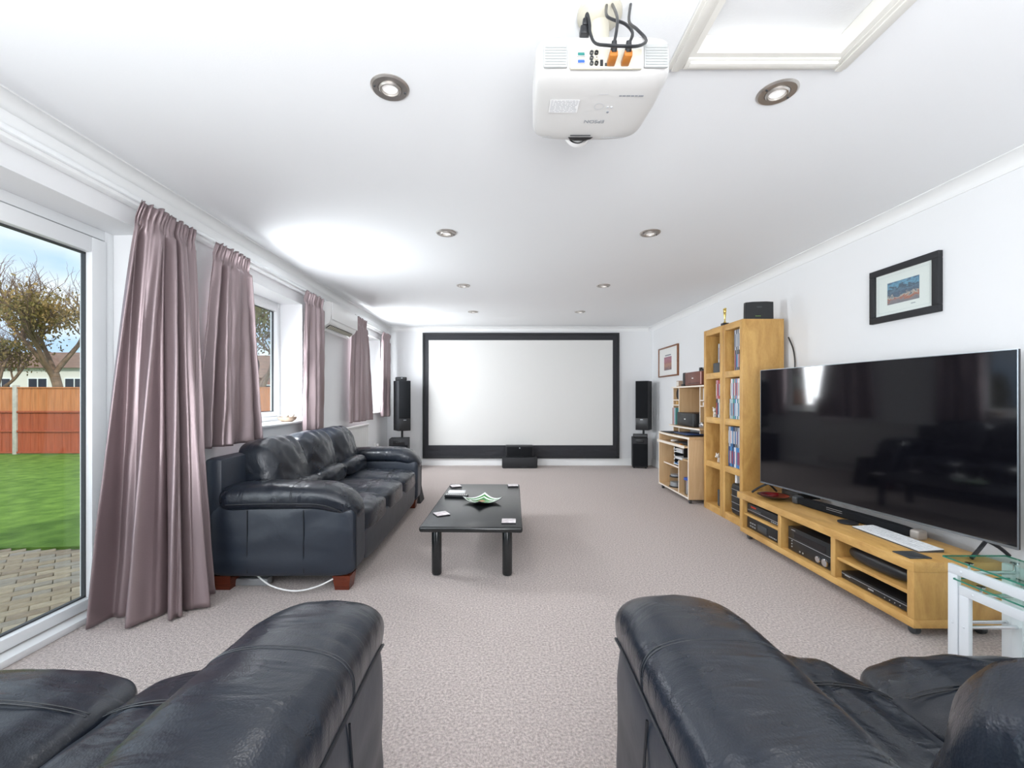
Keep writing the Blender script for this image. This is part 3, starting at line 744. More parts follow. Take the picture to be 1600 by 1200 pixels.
# flat lettering and marks on the underside
def text(body, size, x, y, mm, nm='lettering', par=None, rot=(0, PI, 0), z=None, ext=.0003, sx=1.0):
    cd = bpy.data.curves.new(nm, 'FONT'); cd.body = body; cd.size = size; cd.align_x = 'CENTER'; cd.align_y = 'CENTER'; cd.extrude = ext
    to = bpy.data.objects.new(nm, cd); col.objects.link(to)
    bpy.context.view_layer.update()
    me = bpy.data.meshes.new_from_object(to.evaluated_get(bpy.context.evaluated_depsgraph_get()))
    bpy.data.objects.remove(to); me.materials.clear(); me.materials.append(M[mm])
    o = bpy.data.objects.new(nm, me); col.objects.link(o); o.parent = par; o.location = (x, y, z); o.rotation_euler = rot; o.scale = (sx, 1, 1)
    return o
text('EPSON', .022, .012, .045, 'greytext', par=pj, z=zb, sx=1.0)
obj('rating_label', B(-.142, -.052, -.058, .002, zb - .0001, zb + .0001), 'paper', pj, label='white label printed with grey lines')
underlines(-.139, -.056, -.056, .0, 9, 'greytext', 'label_print')
underlines(.062, .135, -.078, -.072, 1, 'greytext', 'approval_marks', .005)
underlines(.0, .035, -.084, -.079, 1, 'palegrey', 'print_marks')
rg = MB().lathe([(.0135, 0), (.015, 0), (.015, .0003), (.0135, .0003)], 24, T=Matrix.Translation((.012, -.028, zb - .0003)), cap=False)
obj('button_ring', rg, 'palegrey', pj)
for x in (.040, .052): obj('button', MB().cyl((x, -.024, zb - .001), (x, -.024, zb + .001), .0035, n=12), 'palegrey', pj)
obj('sensor', MB().cyl((.045, -.001, zb - .001), (.045, -.001, zb + .001), .0038, n=14), 'greytext', pj)
underlines(-.150, -.115, .125, .135, 2, 'palegrey', 'corner_print')
underlines(.055, .125, .128, .138, 2, 'palegrey', 'corner_print')
ls = MB().lathe([(.046, 0), (.046, .022), (.036, .026), (.030, .010), (.0, .010)], 32, T=Matrix.Translation((-.02, .165, .042)) @ Matrix.Rotation(R(-90), 4, 'X'), cap=False)
obj('lens_ring', ls, 'white', pj)
obj('lens', MB().lathe([(.0, .034), (.02, .031), (.034, .022), (.034, .012)], 28, T=Matrix.Translation((-.02, .165, .042)) @ Matrix.Rotation(R(-90), 4, 'X'), cap=False), 'screen', pj)
obj('lens_lever_slot', B(-.055, .015, .118, .1225, zb - .0004, zb + .0004), 'gasket', pj)
obj('lens_opening', MB().prism([(-.06, .132), (.025, .132), (.018, .142), (-.0, .150), (-.035, .150), (-.053, .142)], 'z', zb - .0004, zb + .001), 'black', pj)
obj('mount_arm', MB().cyl((.02, .0, .10), (.02, .0, .30), .03, n=24), 'cream', pj)
obj('mount_disc', MB().lathe([(.0, .3145), (.07, .314), (.07, .302), (.05, .285), (.034, .275), (.0, .275)], 36, T=Matrix.Translation((.02, 0, 0)), cap=False), 'cream', pj)
pwr = obj('power_plug', MB().box(-.072, -.046, yb - .012, yb + .016, .098, .122, bev=.004).box(-.066, -.050, yb - .014, yb + .004, .120, .140, bev=.004), 'black', pj)
# cables (they hang between projector and ceiling)
cb = MB()
X0, Y0, Z0 = .282, 1.37, 2.10
def W(a): return tuple(Vector(a))
cb.tube([(-.058, yb - .004, .135), (-.054, yb - .012, .150), (-.049, yb - .020, .115), (-.048, yb - .022, .090), (-.036, yb - .03, .055), (-.008, yb - .06, .024), (.027, yb - .07, .014), (.068, yb - .06, .022), (.100, yb - .03, .056), (.106, yb - .01, .085), (.092, yb + .02, .135), (.085, yb + .07, .20), (.11, yb + .14, .3145)], .0042)
obj('power_cable', cb, 'black', pj)
cb = MB().tube([(.012, yp - .038, .042), (.020, yp - .035, .085), (.030, yp + .0, .15), (.050, yp + .14, .3145)], .0042)
obj('signal_cable', cb, 'black', pj)
cb = MB().tube([(.051, yp - .038, .042), (.064, yp - .03, .078), (.050, yp - .01, .12), (.020, yp + .02, .16), (.012, yp + .05, .20), (.035, yp + .14, .3145)], .0042)
obj('signal_cable', cb, 'black', pj)

# ------------------------------------------------------------------ leather seating
def wr(seed, amp, sx, sy, sz):
    return lambda x, y, z: amp * (noise.noise(Vector((x * sx + seed, y * sy, z * sz))) + .5 * noise.noise(Vector((x * sx * 2.3, y * sy * 2.3 + seed, z * sz * 2.3))))
def wr2(seed, amp):
    def f(x, y, z):
        b = noise.noise(Vector((x * 3 + seed, y * 4, z * 3)))
        r = 1 - abs(noise.noise(Vector((x * 5 + y * 3 + seed, y * 15 + 2 * b, z * 4)))) * 2.2
        m = .35 + .65 * max(0, noise.noise(Vector((y * 2.2 + seed, x * 2, 3.0))) + .35)
        return amp * (.55 * b + .45 * max(0, r) ** 2 * m)
    return f
def sweep(mb, P, ws, hs, p=2.6, n=28, disp=None):
    """P: list of centre points in the y/z plane of the arm (x,y,z); sections lie across"""
    N = len(P); vs = []; fs = []
    for i in range(N):
        d = (Vector(P[min(i + 1, N - 1)]) - Vector(P[max(i - 1, 0)])).normalized()
        sd = Vector((1, 0, 0)); up = sd.cross(d).normalized()
        for k in range(n):
            a = 2 * PI * k / n; ca_, sa_ = math.cos(a), math.sin(a)
            r = (abs(ca_) ** p + abs(sa_) ** p) ** (-1 / p)
            q = Vector(P[i]) + sd * (ws[i] * ca_ * r) + up * (hs[i] * sa_ * r)
            if disp: q += up * disp(q.x, q.y, q.z) * (1 if sa_ > -.2 else 0)
            vs.append(q)
    for i in range(N - 1):
        for k in range(n):
            a = i * n + k; b = i * n + (k + 1) % n; fs.append((a, b, b + n, a + n))
    fs.append(tuple(range(n))[::-1]); fs.append(tuple((N - 1) * n + k for k in range(n)))
    mb.add(vs, fs); return vs
def make_sofa(label, Wd, D, ns, loc, rz, seed, cat='sofa', seatz=.44, backz=.88, arm_w=.27, armz=.635, cuts=None, bshift=.0):
    t = thing('leather_sofa', label, cat, loc, rz)
    A = arm_w; inner = Wd - 2 * A; sw = inner / ns; zf = .09
    # carcass
    obj('base', MB().box(A - .005, Wd - A + .005, .05, D - .05, zf + .005, .30, bev=.02).box(.03, Wd - .03, -.0, .12, zf, .81, bev=.035), 'leather2', t)
    obj('front_rail', MB().soft(A + .002, Wd - A - .002, D - .075, D - .03, zf, .315, p=8, n=10, fn=lambda a, b, c_: (0, .006 * nz3(a * 4, c_ * 3, seed), 0)), 'leather2', t)
    for s in range(2):
        x0_ = 0.02 if s == 0 else Wd - A + .015
        x1_ = x0_ + A - .035
        out = -1 if s == 0 else 1
        def sf(a, b, c_, out=out):
            g_ = .010 * nz3(b * 2.2, c_ * 2.5, seed + out) if a * out > .5 else 0
            return (out * (g_ + .006 * (1 - c_ * c_)) * (abs(a) > .8), 0, 0)
        sp = obj('arm_panel', MB().soft(x0_, x1_, .03, D - .015, zf, .54, p=9, n=20, fn=sf), 'leather2', t)
        xs = x0_ - .004 if s == 0 else x1_ + .004
        for yy in (.28, .62):
            obj('seam', MB().tube([(xs - out * .0015, yy, zf + .03), (xs + out * .006, yy + .004, .32), (xs - out * .0015, yy, .50)], .003, n=6), 'seam', sp)
        obj('seam', MB().tube([((x0_ + x1_) / 2 + out * (A / 2 - .05), D - .0155, zf + .04), ((x0_ + x1_) / 2 + out * (A / 2 - .05), D - .014, .48)], .003, n=6), 'seam', sp)
        cx = A / 2 if s == 0 else Wd - A / 2
        P = []; ws = []; hs = []; K = 72
        for i in range(K):
            u = i / (K - 1)
            y = .10 + (D - .10 - .015) * u; z = armz - .075 + .012 * math.sin(PI * u)
            e = 1.0
            if u > .68:
                k = (u - .68) / .32; z -= .12 * k ** 2.6; e = (1 - k ** 3.2) ** .5 if k < 1 else 0
            if u < .1: e = min(e, math.sqrt(max(0, 1 - (1 - u / .1) ** 2)) * .6 + .4)
            P.append((cx + out * .004, y, z)); ws.append((A / 2 + .012) * (.25 + .75 * max(e, .02)) * (1 - .10 * max(0, u - .5))); hs.append(.082 * (.12 + .88 * max(e, .02)))
        pm = MB(); dsp = wr2(seed * 3 + s, .010)
        sweep(pm, P, ws, hs, p=2.7, n=52, disp=dsp)
        ap = obj('arm_pad', pm, 'leather', t, angle=80)
        i = int(K * .55); ring = []
        for k in range(41):
            a = PI * (k / 40) * 1.16 - .25; ca_, sa_ = math.cos(a), math.sin(a); r = (abs(ca_) ** 2.7 + abs(sa_) ** 2.7) ** (-1 / 2.7)
            x_ = P[i][0] + (ws[i] - .0002) * ca_ * r; z_ = P[i][2] + (hs[i]) * sa_ * r
            ring.append((x_, P[i][1], z_ + dsp(x_, P[i][1], z_) * (1 if sa_ > -.2 else 0)))
        obj('seam', MB().tube(ring, .0016, n=6, res=2).tube([(a, b + .009, c_ - .0006) for a, b, c_ in ring], .0014, n=6, res=2), 'seam', ap)
        ring = [(cx + out * (.004 + ws[j] * .998), P[j][1], P[j][2] - hs[j] * .30) for j in range(6, K - 6)]
        obj('piping', MB().tube(ring, .0035, n=6, res=1), 'seam', ap)
    cuts = cuts or [k / ns for k in range(ns + 1)]
    for k in range(ns):
        xa, xb = A + cuts[k] * inner + .003, A + cuts[k + 1] * inner - .003
        def cf(a, b, c_, k=k):
            top = max(0, c_)
            dome = .030 * (1 - a * a) * top - .012 * b * top
            wrk = .007 * top * nz3(a * 5 + k, b * 3, seed) + .005 * top * math.sin(b * 9 + 5 * a + 2 * nz3(a * 2, b * 2, seed + k)) * (abs(a) ** 2)
            return (0, .012 * (1 - a * a) * max(0, b) - .02 * max(0, b) * max(0, c_) ** 4, dome + wrk)
        sc_ = obj('seat_cushion', MB().soft(xa, xb, .30, D - .02, .27, seatz, p=6.5, n=26, fn=cf), 'leather', t, angle=80)
        m_ = []
        for j in range(21):
            a = -0.97 + 1.94 * j / 20; yc = .30 + (D - .32) * .70
            m_.append(((xa + xb) / 2 + a * (xb - xa) / 2 * .96, yc, seatz + .004 + .030 * (1 - (a * .98) ** 2) - .012 * .4 - .008 * abs(a) ** 6))
        obj('seam', MB().tube(m_, .0018, n=6, res=2).tube([(a, b + .01, c_) for a, b, c_ in m_], .0015, n=6, res=2), 'seam', sc_)
        pr = [((xa + xb) / 2 + a * (xb - xa) / 2, D - .022, seatz - .028) for a in (-.94, -.5, 0, .5, .94)]
        # back cushion with pleats, leaning back
        T = Matrix.Translation(((xa + xb) / 2, .26 + bshift, .42)) @ Matrix.Rotation(R(11), 4, 'X')
        hw = (xb - xa) / 2 + .006
        def bf(a, b, c_, k=k):
            fr = max(0, b)
            pl = .012 * fr * math.sin(8 * a + 3 * nz3(a, c_ * 2, seed + k)) * max(0, abs(c_)) ** 2
            pl += .010 * nz3(a * 6 + k, b * 2, c_ * 3 + seed)
            roll = -.05 * max(0, c_) ** 3
            pin = .02 * (a ** 4) * fr
            return (0, .035 * fr * (1 - a * a) * (1 - .4 * c_ * c_) + pl + roll - pin, .018 * max(0, c_) * (1 - a * a) + .010 * max(0, c_) * math.sin(14 * a + seed) * fr)
        bc = obj('back_cushion', MB().soft(-hw, hw, -.15, .10, .02, backz - .42 + .012, p=4.2, n=30, fn=bf, T=T), 'leather', t, angle=80)
        sm = [T @ Vector((-hw * .0 + .0, .137 + .0, q)) for q in (.12, .22, .32)]
        def lf(a, b, c_, k=k):
            return (0, .006 * nz3(a * 5, c_ * 3, seed + k * 2) - .02 * abs(a) ** 5 * max(0, b), 0)
        if ns > 2: obj('lumbar_cushion', MB().soft(xa, xb, .28 + bshift, .44 + bshift, seatz + .0, seatz + .17, p=2.8, n=20, fn=lf), 'leather', t, angle=80)
    for sx in (.06, Wd - .16):
        for sy in (.05, D - .16):
            obj('foot', MB().add([(sx + .012, sy + .012, 0), (sx + .098, sy + .012, 0), (sx + .098, sy + .098, 0), (sx + .012, sy + .098, 0),
                                  (sx, sy, zf), (sx + .11, sy, zf), (sx + .11, sy + .11, zf), (sx, sy + .11, zf)],
                                 [(0, 3, 2, 1), (4, 5, 6, 7), (0, 1, 5, 4), (1, 2, 6, 5), (2, 3, 7, 6), (3, 0, 4, 7)]), 'mahog', t)
    return t
make_sofa('three-seat black leather sofa with mahogany feet under the windows', 2.17, .94, 3, (-1.83, 4.755, 0), R(-90), 1.7)
make_sofa('black leather two-seat sofa in the left foreground, seen from behind its arm', 1.53, .93, 2, (-1.835, .28, 0), 0, 4.2, armz=.68, cuts=(0, .62, 1), bshift=-.055, backz=.82)
make_sofa('black leather two-seat sofa in the right foreground below the television', 1.53, .93, 2, (.283, .29, 0), 0, 8.9, armz=.69, cuts=(0, .38, 1), bshift=.0, backz=.86, seatz=.475)
wg = MB(); wg.prism([(4.80, 0.001), (5.02, .001), (5.0, .36), (4.86, .37)], 'x', -1.30, -.93)
o = obj('wedge', wg, 'blackm')
for v in o.data.vertices:
    if v.co.z > .1 and v.co.x > -1.0: v.co.x -= .07
o.name = 'floor_speaker'
tag(o, 'black wedge-shaped floor speaker at the far end of the three-seat sofa', 'speaker')
tag(obj('white_cable', MB().tube([(-1.52, 2.66, .082), (-1.40, 2.60, .045), (-1.25, 2.585, .022), (-1.12, 2.60, .045), (-1.02, 2.66, .082)], .005), 'white'), 'white cable drooping under the three-seat sofa', 'cable')
tag(obj('extension_block', B(-1.70, -1.48, 2.70, 2.76, .002, .045, bev=.006), 'grey'), 'grey extension block on the carpet under the three-seat sofa', 'extension block')

# ------------------------------------------------------------------ coffee table and what lies on it
TZ = .345
ct = thing('coffee_table', 'low black lacquered coffee table with round legs on the carpet', 'table', (-.203, 3.475, 0), R(-1.2))
obj('tabletop', B(-.335, .335, -.695, .695, TZ - .038, TZ, bev=.014, seg=4), 'tablelac', ct)
for sx in (-1, 1):
    for sy in (-1, 1):
        obj('leg', MB().cyl((sx * .235, sy * .60, .0008), (sx * .235, sy * .60, TZ - .039), .033, n=28, bev=.014), 'tablelac', ct)
def coaster(x, y, rz, lb):
    t = thing('coaster', lb, 'coaster', (x, y, TZ + .0008), rz, 'coasters on the coffee table')
    obj('base', B(-.048, .048, -.048, .048, 0, .005, bev=.001), 'blackm', t)
    obj('tile', B(-.047, .047, -.047, .047, .0052, .009, bev=.001), 'marb', t)
M['marb'] = mat('printed_tile', (0.80, 0.77, 0.78), 0.25, c2=(0.45, 0.38, 0.40), vscale=30)
coaster(-.447, 3.08, R(28), 'square coaster at the near left corner of the coffee table')
coaster(.030, 2.90, R(-2), 'square coaster at the near right corner of the coffee table')
coaster(-.455, 4.05, R(20), 'square coaster at the far left corner of the coffee table')
coaster(.082, 4.08, R(3), 'square coaster at the far right corner of the coffee table')
def remote(nm, lb, x, y, z, rz, l_, w_, h_, mm, km, rows):
    t = thing(nm, lb, 'remote control', (x, y, z), rz)
    obj('casing', B(-l_ / 2, l_ / 2, -w_ / 2, w_ / 2, 0, h_, bev=min(.006, h_ * .4), seg=3), mm, t)
    bt = MB()
    for i in range(rows):
        for j in range(3):
            cx = -l_ * .42 + l_ * .84 * i / (rows - 1); cy = (j - 1) * w_ * .28
            bt.box(cx - .004, cx + .004, cy - .0045, cy + .0045, h_, h_ + .002, bev=.0008, seg=1)
    obj('buttons', bt, km, t, kind='stuff')
    return t
remote('remote_control', 'black remote control with pale buttons on the coffee table', -.40, 3.62, TZ + .001, R(-8), .20, .05, .02, 'black', 'white', 11)
remote('white_remote', 'white remote control resting across the black remote on the coffee table', -.40, 3.66, TZ + .0235, R(-3), .145, .05, .022, 'white', 'palegrey', 6)
# curled square glass dish: corners lifted
dh = thing('glass_dish', 'curled square glass dish with green and white bands on the coffee table', 'dish', (-.175, 3.44, TZ + .001), R(40))
def dish(s, z0):
    def fn(u, v):
        a = (u * 2 - 1); b = (v * 2 - 1)
        return (a * s, b * s, z0 + .055 * (s / .115) ** 2 * (a * a * b * b * .22 + (a * a + b * b) * .30))
    return fn
dd_ = obj('dish_body', MB().grid(dish(.115, .0), 20, 20), 'black', dh)
sm_ = dd_.modifiers.new('thickness', 'SOLIDIFY'); sm_.thickness = .004; sm_.offset = 0
M['glassg'] = mat('green_glass', (0.06, 0.26, 0.05), 0.1, c2=(0.02, 0.14, 0.03), vscale=30)
M['glassb'] = mat('brown_glass', (0.30, 0.15, 0.05), 0.1)
M['glassw'] = mat('white_glass', (0.78, 0.84, 0.80), 0.1)
def band(s0, s1, z0):
    m_ = MB(); n_ = 16; q = []
    def pt(s, k):
        k = k % (4 * n_); e = k // n_; t = (k % n_) / n_ * 2 - 1
        a, b = ((t, -1), (1, t), (-t, 1), (-1, -t))[e]
        a *= s; b *= s; A_ = a / .115; B_ = b / .115
        return (a, b, z0 + .055 * (A_ * A_ * B_ * B_ * .22 + (A_ * A_ + B_ * B_) * .30))
    vs = [pt(s0, k) for k in range(4 * n_)] + [pt(s1, k) for k in range(4 * n_)]
    fs = [(k, (k + 1) % (4 * n_), (k + 1) % (4 * n_) + 4 * n_, k + 4 * n_) for k in range(4 * n_)]
    return m_.add(vs, fs)
obj('white_band', band(.098, .112, .0032), 'glassw', dh); obj('green_band', band(.080, .098, .0032), 'glassg', dh)
obj('white_band', band(.066, .080, .0032), 'glassw', dh); obj('green_centre', MB().grid(dish(.066, .0034), 12, 12), 'glassg', dh)
obj('brown_patch', MB().grid(lambda u, v: (-.02 + .05 * u, -.01 + .05 * v, .0045 + .055 * ((-.02 + .05 * u) ** 2 + (-.01 + .05 * v) ** 2) / .013 * .30), 6, 6), 'glassb', dh)

# ------------------------------------------------------------------ TV bench
def caster(par, x, y, r=.024, h_=.049, name='caster'):
    m_ = MB()
    for s in (-1, 1): m_.cyl((x + s * .006 - .009, y, r + .0005), (x + s * .006 + .009, y, r + .0005), r, n=20, bev=.005)
    m_.cyl((x, y, r), (x, y, h_), .006, n=10)
    return obj(name, m_, 'darkgrey', par)
BX, BY0, BY1, BZ0, BZ1 = 2.00, 2.11, 3.665, .05, .375
tb = thing('tv_bench', 'low birch TV bench on castors with open bays, along the right wall', 'tv bench', (BX, BY0, 0))
Lb = BY1 - BY0; Db = .435
obj('top_board', B(-.002, Db, -.002, Lb + .045, .325, BZ1, bev=.002), 'birchy', tb)
obj('bottom_board', B(0, Db, 0, Lb, BZ0, .092, bev=.002), 'birchy', tb)
UP = [0, .503, 1.015, Lb - .038]
for u in UP: obj('upright', B(.0015, Db - .002, u + .0005, u + .0375, .0925, .3245, bev=.0015), 'birchv', tb)
obj('back_panel', B(Db - .012, Db - .004, .038, Lb - .038, .093, .324), 'birchv', tb)
for a, b in ((.038, .5025), (1.053, Lb - .0385)): obj('shelf', B(.012, Db - .013, a, b, .200, .218, bev=.001), 'birchy', tb)
for x in (.05, .38):
    for y in (.05, Lb - .06): caster(tb, x, y)
bx = BX
def box_device(nm, lb, cat, x, y0, y1, z0, z1, depth=.30):
    t = thing(nm, lb, cat, (x, (y0 + y1) / 2, z0)); hy = (y1 - y0) / 2; hh = z1 - z0
    obj('casing', B(.004, depth, -hy, hy, .008, hh, bev=.002), 'black', t)
    obj('front_panel', B(0, .0045, -hy, hy, .006, hh, bev=.0015), 'black', t)
    for sy in (-1, 1):
        for xx in (.03, depth - .03): obj('foot', MB().cyl((xx, sy * (hy - .04), .0005), (xx, sy * (hy - .04), .0078), .012, n=12), 'black', t)
    return t, hy, hh
t, hy, hh = box_device('disc_player', 'black disc player with red lettering on the upper left shelf of the TV bench', 'player', bx + .03, BY0 + 1.075, BY0 + 1.50, .2185, .300)
obj('silver_line', B(-.002, -.0002, -hy + .02, hy - .01, .030, .033), 'silver', t)
for k in range(6): obj('red_mark', B(-.0014, -.0002, hy - .125 + k * .012, hy - .116 + k * .012, .056, .069), 'redled', t, label='red letter-like mark')
for k in range(4): obj('button', B(-.003, -.0002, -hy + .02 + k * .022, -hy + .032 + k * .022, .012, .024), 'grey', t)
obj('disc_tray', B(-.003, -.0002, hy - .20, hy - .06, .040, .052), 'darkgrey', t)
t, hy, hh = box_device('cassette_deck', 'black cassette deck in the lower left bay of the TV bench', 'player', bx + .03, BY0 + 1.075, BY0 + 1.50, .0925, .190)
obj('cassette_door', B(-.004, -.0002, -.06, .06, .022, .075, bev=.001), 'darkgrey', t)
for k in range(6): obj('button', B(-.003, -.0002, .09 + (k % 3) * .03, .108 + (k % 3) * .03, .025 + (k // 3) * .025, .036 + (k // 3) * .025), 'grey', t)
for k in range(5): obj('button', B(-.003, -.0002, -.18 + k * .02, -.168 + k * .02, .020, .028), 'grey', t)
t, hy, hh = box_device('av_receiver', 'large black amplifier with two silver knobs in the middle bay of the TV bench', 'receiver', bx + .035, BY0 + .56, BY0 + .985, .0925, .262, .34)
for yy, r in ((-.10, .020), (-.16, .024)):
    k = obj('knob', MB().cyl((-.0002, yy, .045), (-.022, yy, .045), r, n=28, bev=.003), 'chrome', t, label='silver knob')
obj('divider_line', B(-.0015, -.0002, -hy, hy, .086, .089), 'silver', t)
obj('display_window', B(-.0012, -.0002, -.15, .15, .100, .140), 'screen', t)
for k in range(3): obj('button', MB().cyl((-.0002, .17, .035 + .02 * k), (-.004, .17, .035 + .02 * k), .005, n=10), 'silver', t)
for k in range(2): obj('jack', MB().cyl((-.0002, .09 - .03 * k, .025), (-.003, .09 - .03 * k, .025), .006, n=10), 'silver', t)
obj('logo', B(-.0012, -.0002, .14, .18, .150, .155), 'silver', t)
t, hy, hh = box_device('bluray_player', 'slim black disc player in the lower right bay of the TV bench', 'player', bx + .03, BY0 + .06, BY0 + .49, .0925, .140)
obj('bevel_strip', B(-.002, -.0002, -hy, hy, .034, .037), 'grey', t)
for k in range(4): obj('button', MB().cyl((-.0002, -.17 + .03 * k, .02), (-.002, -.17 + .03 * k, .02), .003, n=8), 'silver', t)
obj('logo', B(-.0012, -.0002, -.01, .025, .018, .026), 'silver', t)
obj('logo', B(-.0012, -.0002, .15, .19, .028, .032), 'silver', t)
t = thing('soundbar_speaker', 'rounded black speaker with a perforated end on the upper right shelf of the TV bench', 'speaker', (bx + .085, BY0 + .265, .2185))
obj('body', MB().soft(-.055, .055, -.205, .215, .002, .088, p=2.6, n=18), 'black', t)
eg = obj('end_grille', MB().cyl((0, -.208, .045), (0, -.190, .045), .036, n=28, bev=.003), 'darkgrey', t)
for k in range(14):
    a = 2 * PI * k / 14; obj('stud', MB().cyl((.031 * math.cos(a), -.2095, .045 + .031 * math.sin(a)), (.031 * math.cos(a), -.208, .045 + .031 * math.sin(a)), .0022, n=6), 'gold', eg)
obj('logo', B(-.0538, -.0530, -.0, .05, .050, .055), 'silver', t)

# television
tvx1, tvy1, tvx2, tvy2 = 2.185, 3.68, 2.437, 2.046
tvL = math.hypot(tvx1 - tvx2, tvy1 - tvy2); tva = math.atan2(tvy1 - tvy2, tvx1 - tvx2)
tv = thing('television', 'large black flat television on two splayed feet on the TV bench', 'television', ((tvx1 + tvx2) / 2, (tvy1 + tvy2) / 2, BZ1 + .001), tva)
# local: +x along the width (away from camera), screen faces local +y (towards the room)
hl = tvL / 2
obj('housing', B(-hl, hl, -.012, .0, .080, 1.035, bev=.002), 'black', tv)
obj('lower_casing', B(-hl * .8, hl * .8, -.060, -.0125, .10, .55, bev=.01), 'blackm', tv)
obj('screen_panel', B(-hl + .004, hl - .004, .0002, .003, .093, 1.031), 'screen', tv)
bz = MB().box(-hl, hl, .0002, .006, .080, .092).box(-hl, hl, .0002, .005, 1.0315, 1.035).box(-hl, -hl + .0035, .0002, .005, .0925, 1.031).box(hl - .0035, hl, .0002, .005, .0925, 1.031)
obj('bezel', bz, mat('gunmetal', (0.25, 0.28, 0.31), 0.3, metal=0.8), tv)
for s in (-.84, .92):
    m_ = MB(); x = s * hl
    for e, L2 in ((1, .13), (-1, .10)):
        d_ = Vector((s * .03, e * L2, -.074))
        m_.tube([(x, -.016, .084), (x + s * .02, -.016 + e * L2 * .5, .052), (x + s * .03, -.016 + e * L2, .0095)], .009, n=8, res=3)
    obj('foot', m_, 'black', tv)
# soundbar in front of the TV
sb = thing('soundbar', 'long dark soundbar with silver end caps lying in front of the television', 'speaker', (2.285, 2.86, BZ1 + .001), R(98))
obj('body', MB().soft(-.41, .41, -.035, .035, .0, .056, p=5, n=20), 'grille', sb)
obj('end_cap', MB().soft(.395, .445, -.036, .036, .0, .058, p=4.5, n=12), 'darkgrey', sb)
obj('end_cap', MB().soft(-.445, -.395, -.036, .036, .0, .058, p=4.5, n=12), mat('champagne', (0.36, 0.33, 0.30), 0.4, metal=0.3), sb, label='champagne end cap')
for q in (.012, .024): obj('trim_line', B(.02, .14, .0345, .0352, .018 + q, .020 + q), 'silver', sb)
# keyboard
kb = thing('keyboard', 'slim white keyboard on the near end of the TV bench', 'keyboard', (2.215, 2.455, BZ1 + .001), R(90))
obj('base', MB().prism([(-.065, 0), (.065, 0), (.065, .006), (-.065, .014)], 'x', -.215, .215), 'darkgrey', kb)
obj('top_plate', MB().prism([(-.065, .0142), (.065, .0062), (.065, .009), (-.065, .017)], 'x', -.215, .215), 'keywhite', kb)
kk = MB()
for r_ in range(5):
    for c_ in range(18):
        x = -.205 + c_ * .0230; y = -.056 + r_ * .023
        z = .017 - (y + .065) / .13 * .008
        kk.box(x, x + .019, y, y + .019, z, z + .003, bev=.001, seg=1)
obj('keys', kk, 'keywhite', kb, kind='stuff')
tag(obj('trackpad', B(-.055, .055, -.05, .05, 0, .006, bev=.002), 'darkgrey', loc=(2.075, 2.20, BZ1 + .001)), 'dark square pad at the near front corner of the TV bench', 'pad')
pk = thing('black_puck', 'flat round black coaster-like puck beside the keyboard', 'puck', (2.195, 2.76, BZ1 + .001))
obj('body', MB().lathe([(0, 0), (.045, 0), (.055, .004), (.055, .010), (.048, .013), (0, .013)], 32), 'blackm', pk)
rb = thing('red_dish', 'shallow dark red glass dish on the far end of the TV bench', 'dish', (2.135, 3.42, BZ1 + .001))
obj('dish_body', MB().lathe([(0, .0), (.03, 0), (.075, .012), (.115, .030), (.118, .033), (.112, .034), (.072, .018), (.03, .006), (0, .006)], 40), 'black', rb)
obj('inner_glaze', MB().lathe([(0, .0066), (.03, .0066), (.072, .0186), (.104, .0315)], 40, cap=False), 'red', rb)
tag(obj('set_top_box', B(-.09, .09, -.10, .10, 0, .045, bev=.004), 'black', loc=(2.40, 3.50, BZ1 + .001)), 'small black box behind the far foot of the television', 'box')

# ------------------------------------------------------------------ tower shelves
SZ = 1.89; DX0, DX1 = 2.15, 2.525
def tower_shelf(lb, y0, y1):
    t = thing('tower_shelf', lb, 'shelf unit', (DX0, y0, 0)); d = DX1 - DX0; L = y1 - y0
    obj('side_panel', B(0, d, 0, .05, 0, SZ, bev=.002), 'birchv', t); obj('side_panel', B(0, d, L - .05, L, 0, SZ, bev=.002), 'birchv', t)
    for z in (0, .4575, .915, 1.3725, 1.83): obj('shelf', B(.0008, d - .001, .0505, L - .0505, z, z + .06 if z else .07, bev=.001), 'birchy', t)
    obj('back_panel', B(d - .008, d - .001, .051, L - .051, .07, 1.829), 'birchv', t)
    return t
tower_shelf('tall birch shelf tower nearer the television, holding disc cases', 3.90, 4.258)
tower_shelf('tall birch shelf tower farther from the television, beside the desk', 4.262, 4.655)
case_me = []
for k, dm in enumerate(DV):
    m_ = B(0, .135, 0, .0135, 0, .19, bev=.001, seg=1); case_me.append(mesh_of('disc_case', m_, dm))
    # printed band on the spine
lab_me = [mesh_of('spine_print', B(-.0006, -.0001, .002, .0115, .03, .15), DV[j]) for j in (2, 1, 5, 3)]
def cases(y0, y1, z, lb, grp, x=2.172, pal=None, hs=1.0):
    y = y0; k = 0
    while y + .0145 < y1:
        i = random.choice(pal or range(8))
        o = bpy.data.objects.new('disc_case', case_me[i]); col.objects.link(o)
        o.location = (x + random.uniform(0, .006), y, z + .0008); o.scale = (1, 1, hs)
        tag(o, lb, 'disc case', grp)
        p = bpy.data.objects.new('spine_print', lab_me[(k * 7 + i + random.randrange(3)) % 4]); col.objects.link(p); p.parent = o
        y += .0148; k += 1
zs = [.07, .5175, .975, 1.4325]
cases(3.955, 4.10, zs[3], 'disc case in the lower row of the top compartment of the near tower', 'cases in the near tower top compartment, lower row', pal=[3, 6, 5, 4])
cases(3.955, 4.10, zs[3] + .1915, 'disc case in the upper row of the top compartment of the near tower', 'cases in the near tower top compartment, upper row', pal=[2, 3, 2, 4])
cases(3.955, 4.19, zs[2], 'disc case in the lower row of the second compartment of the near tower', 'cases in the near tower second compartment, lower row', pal=[2, 1, 3, 0, 7])
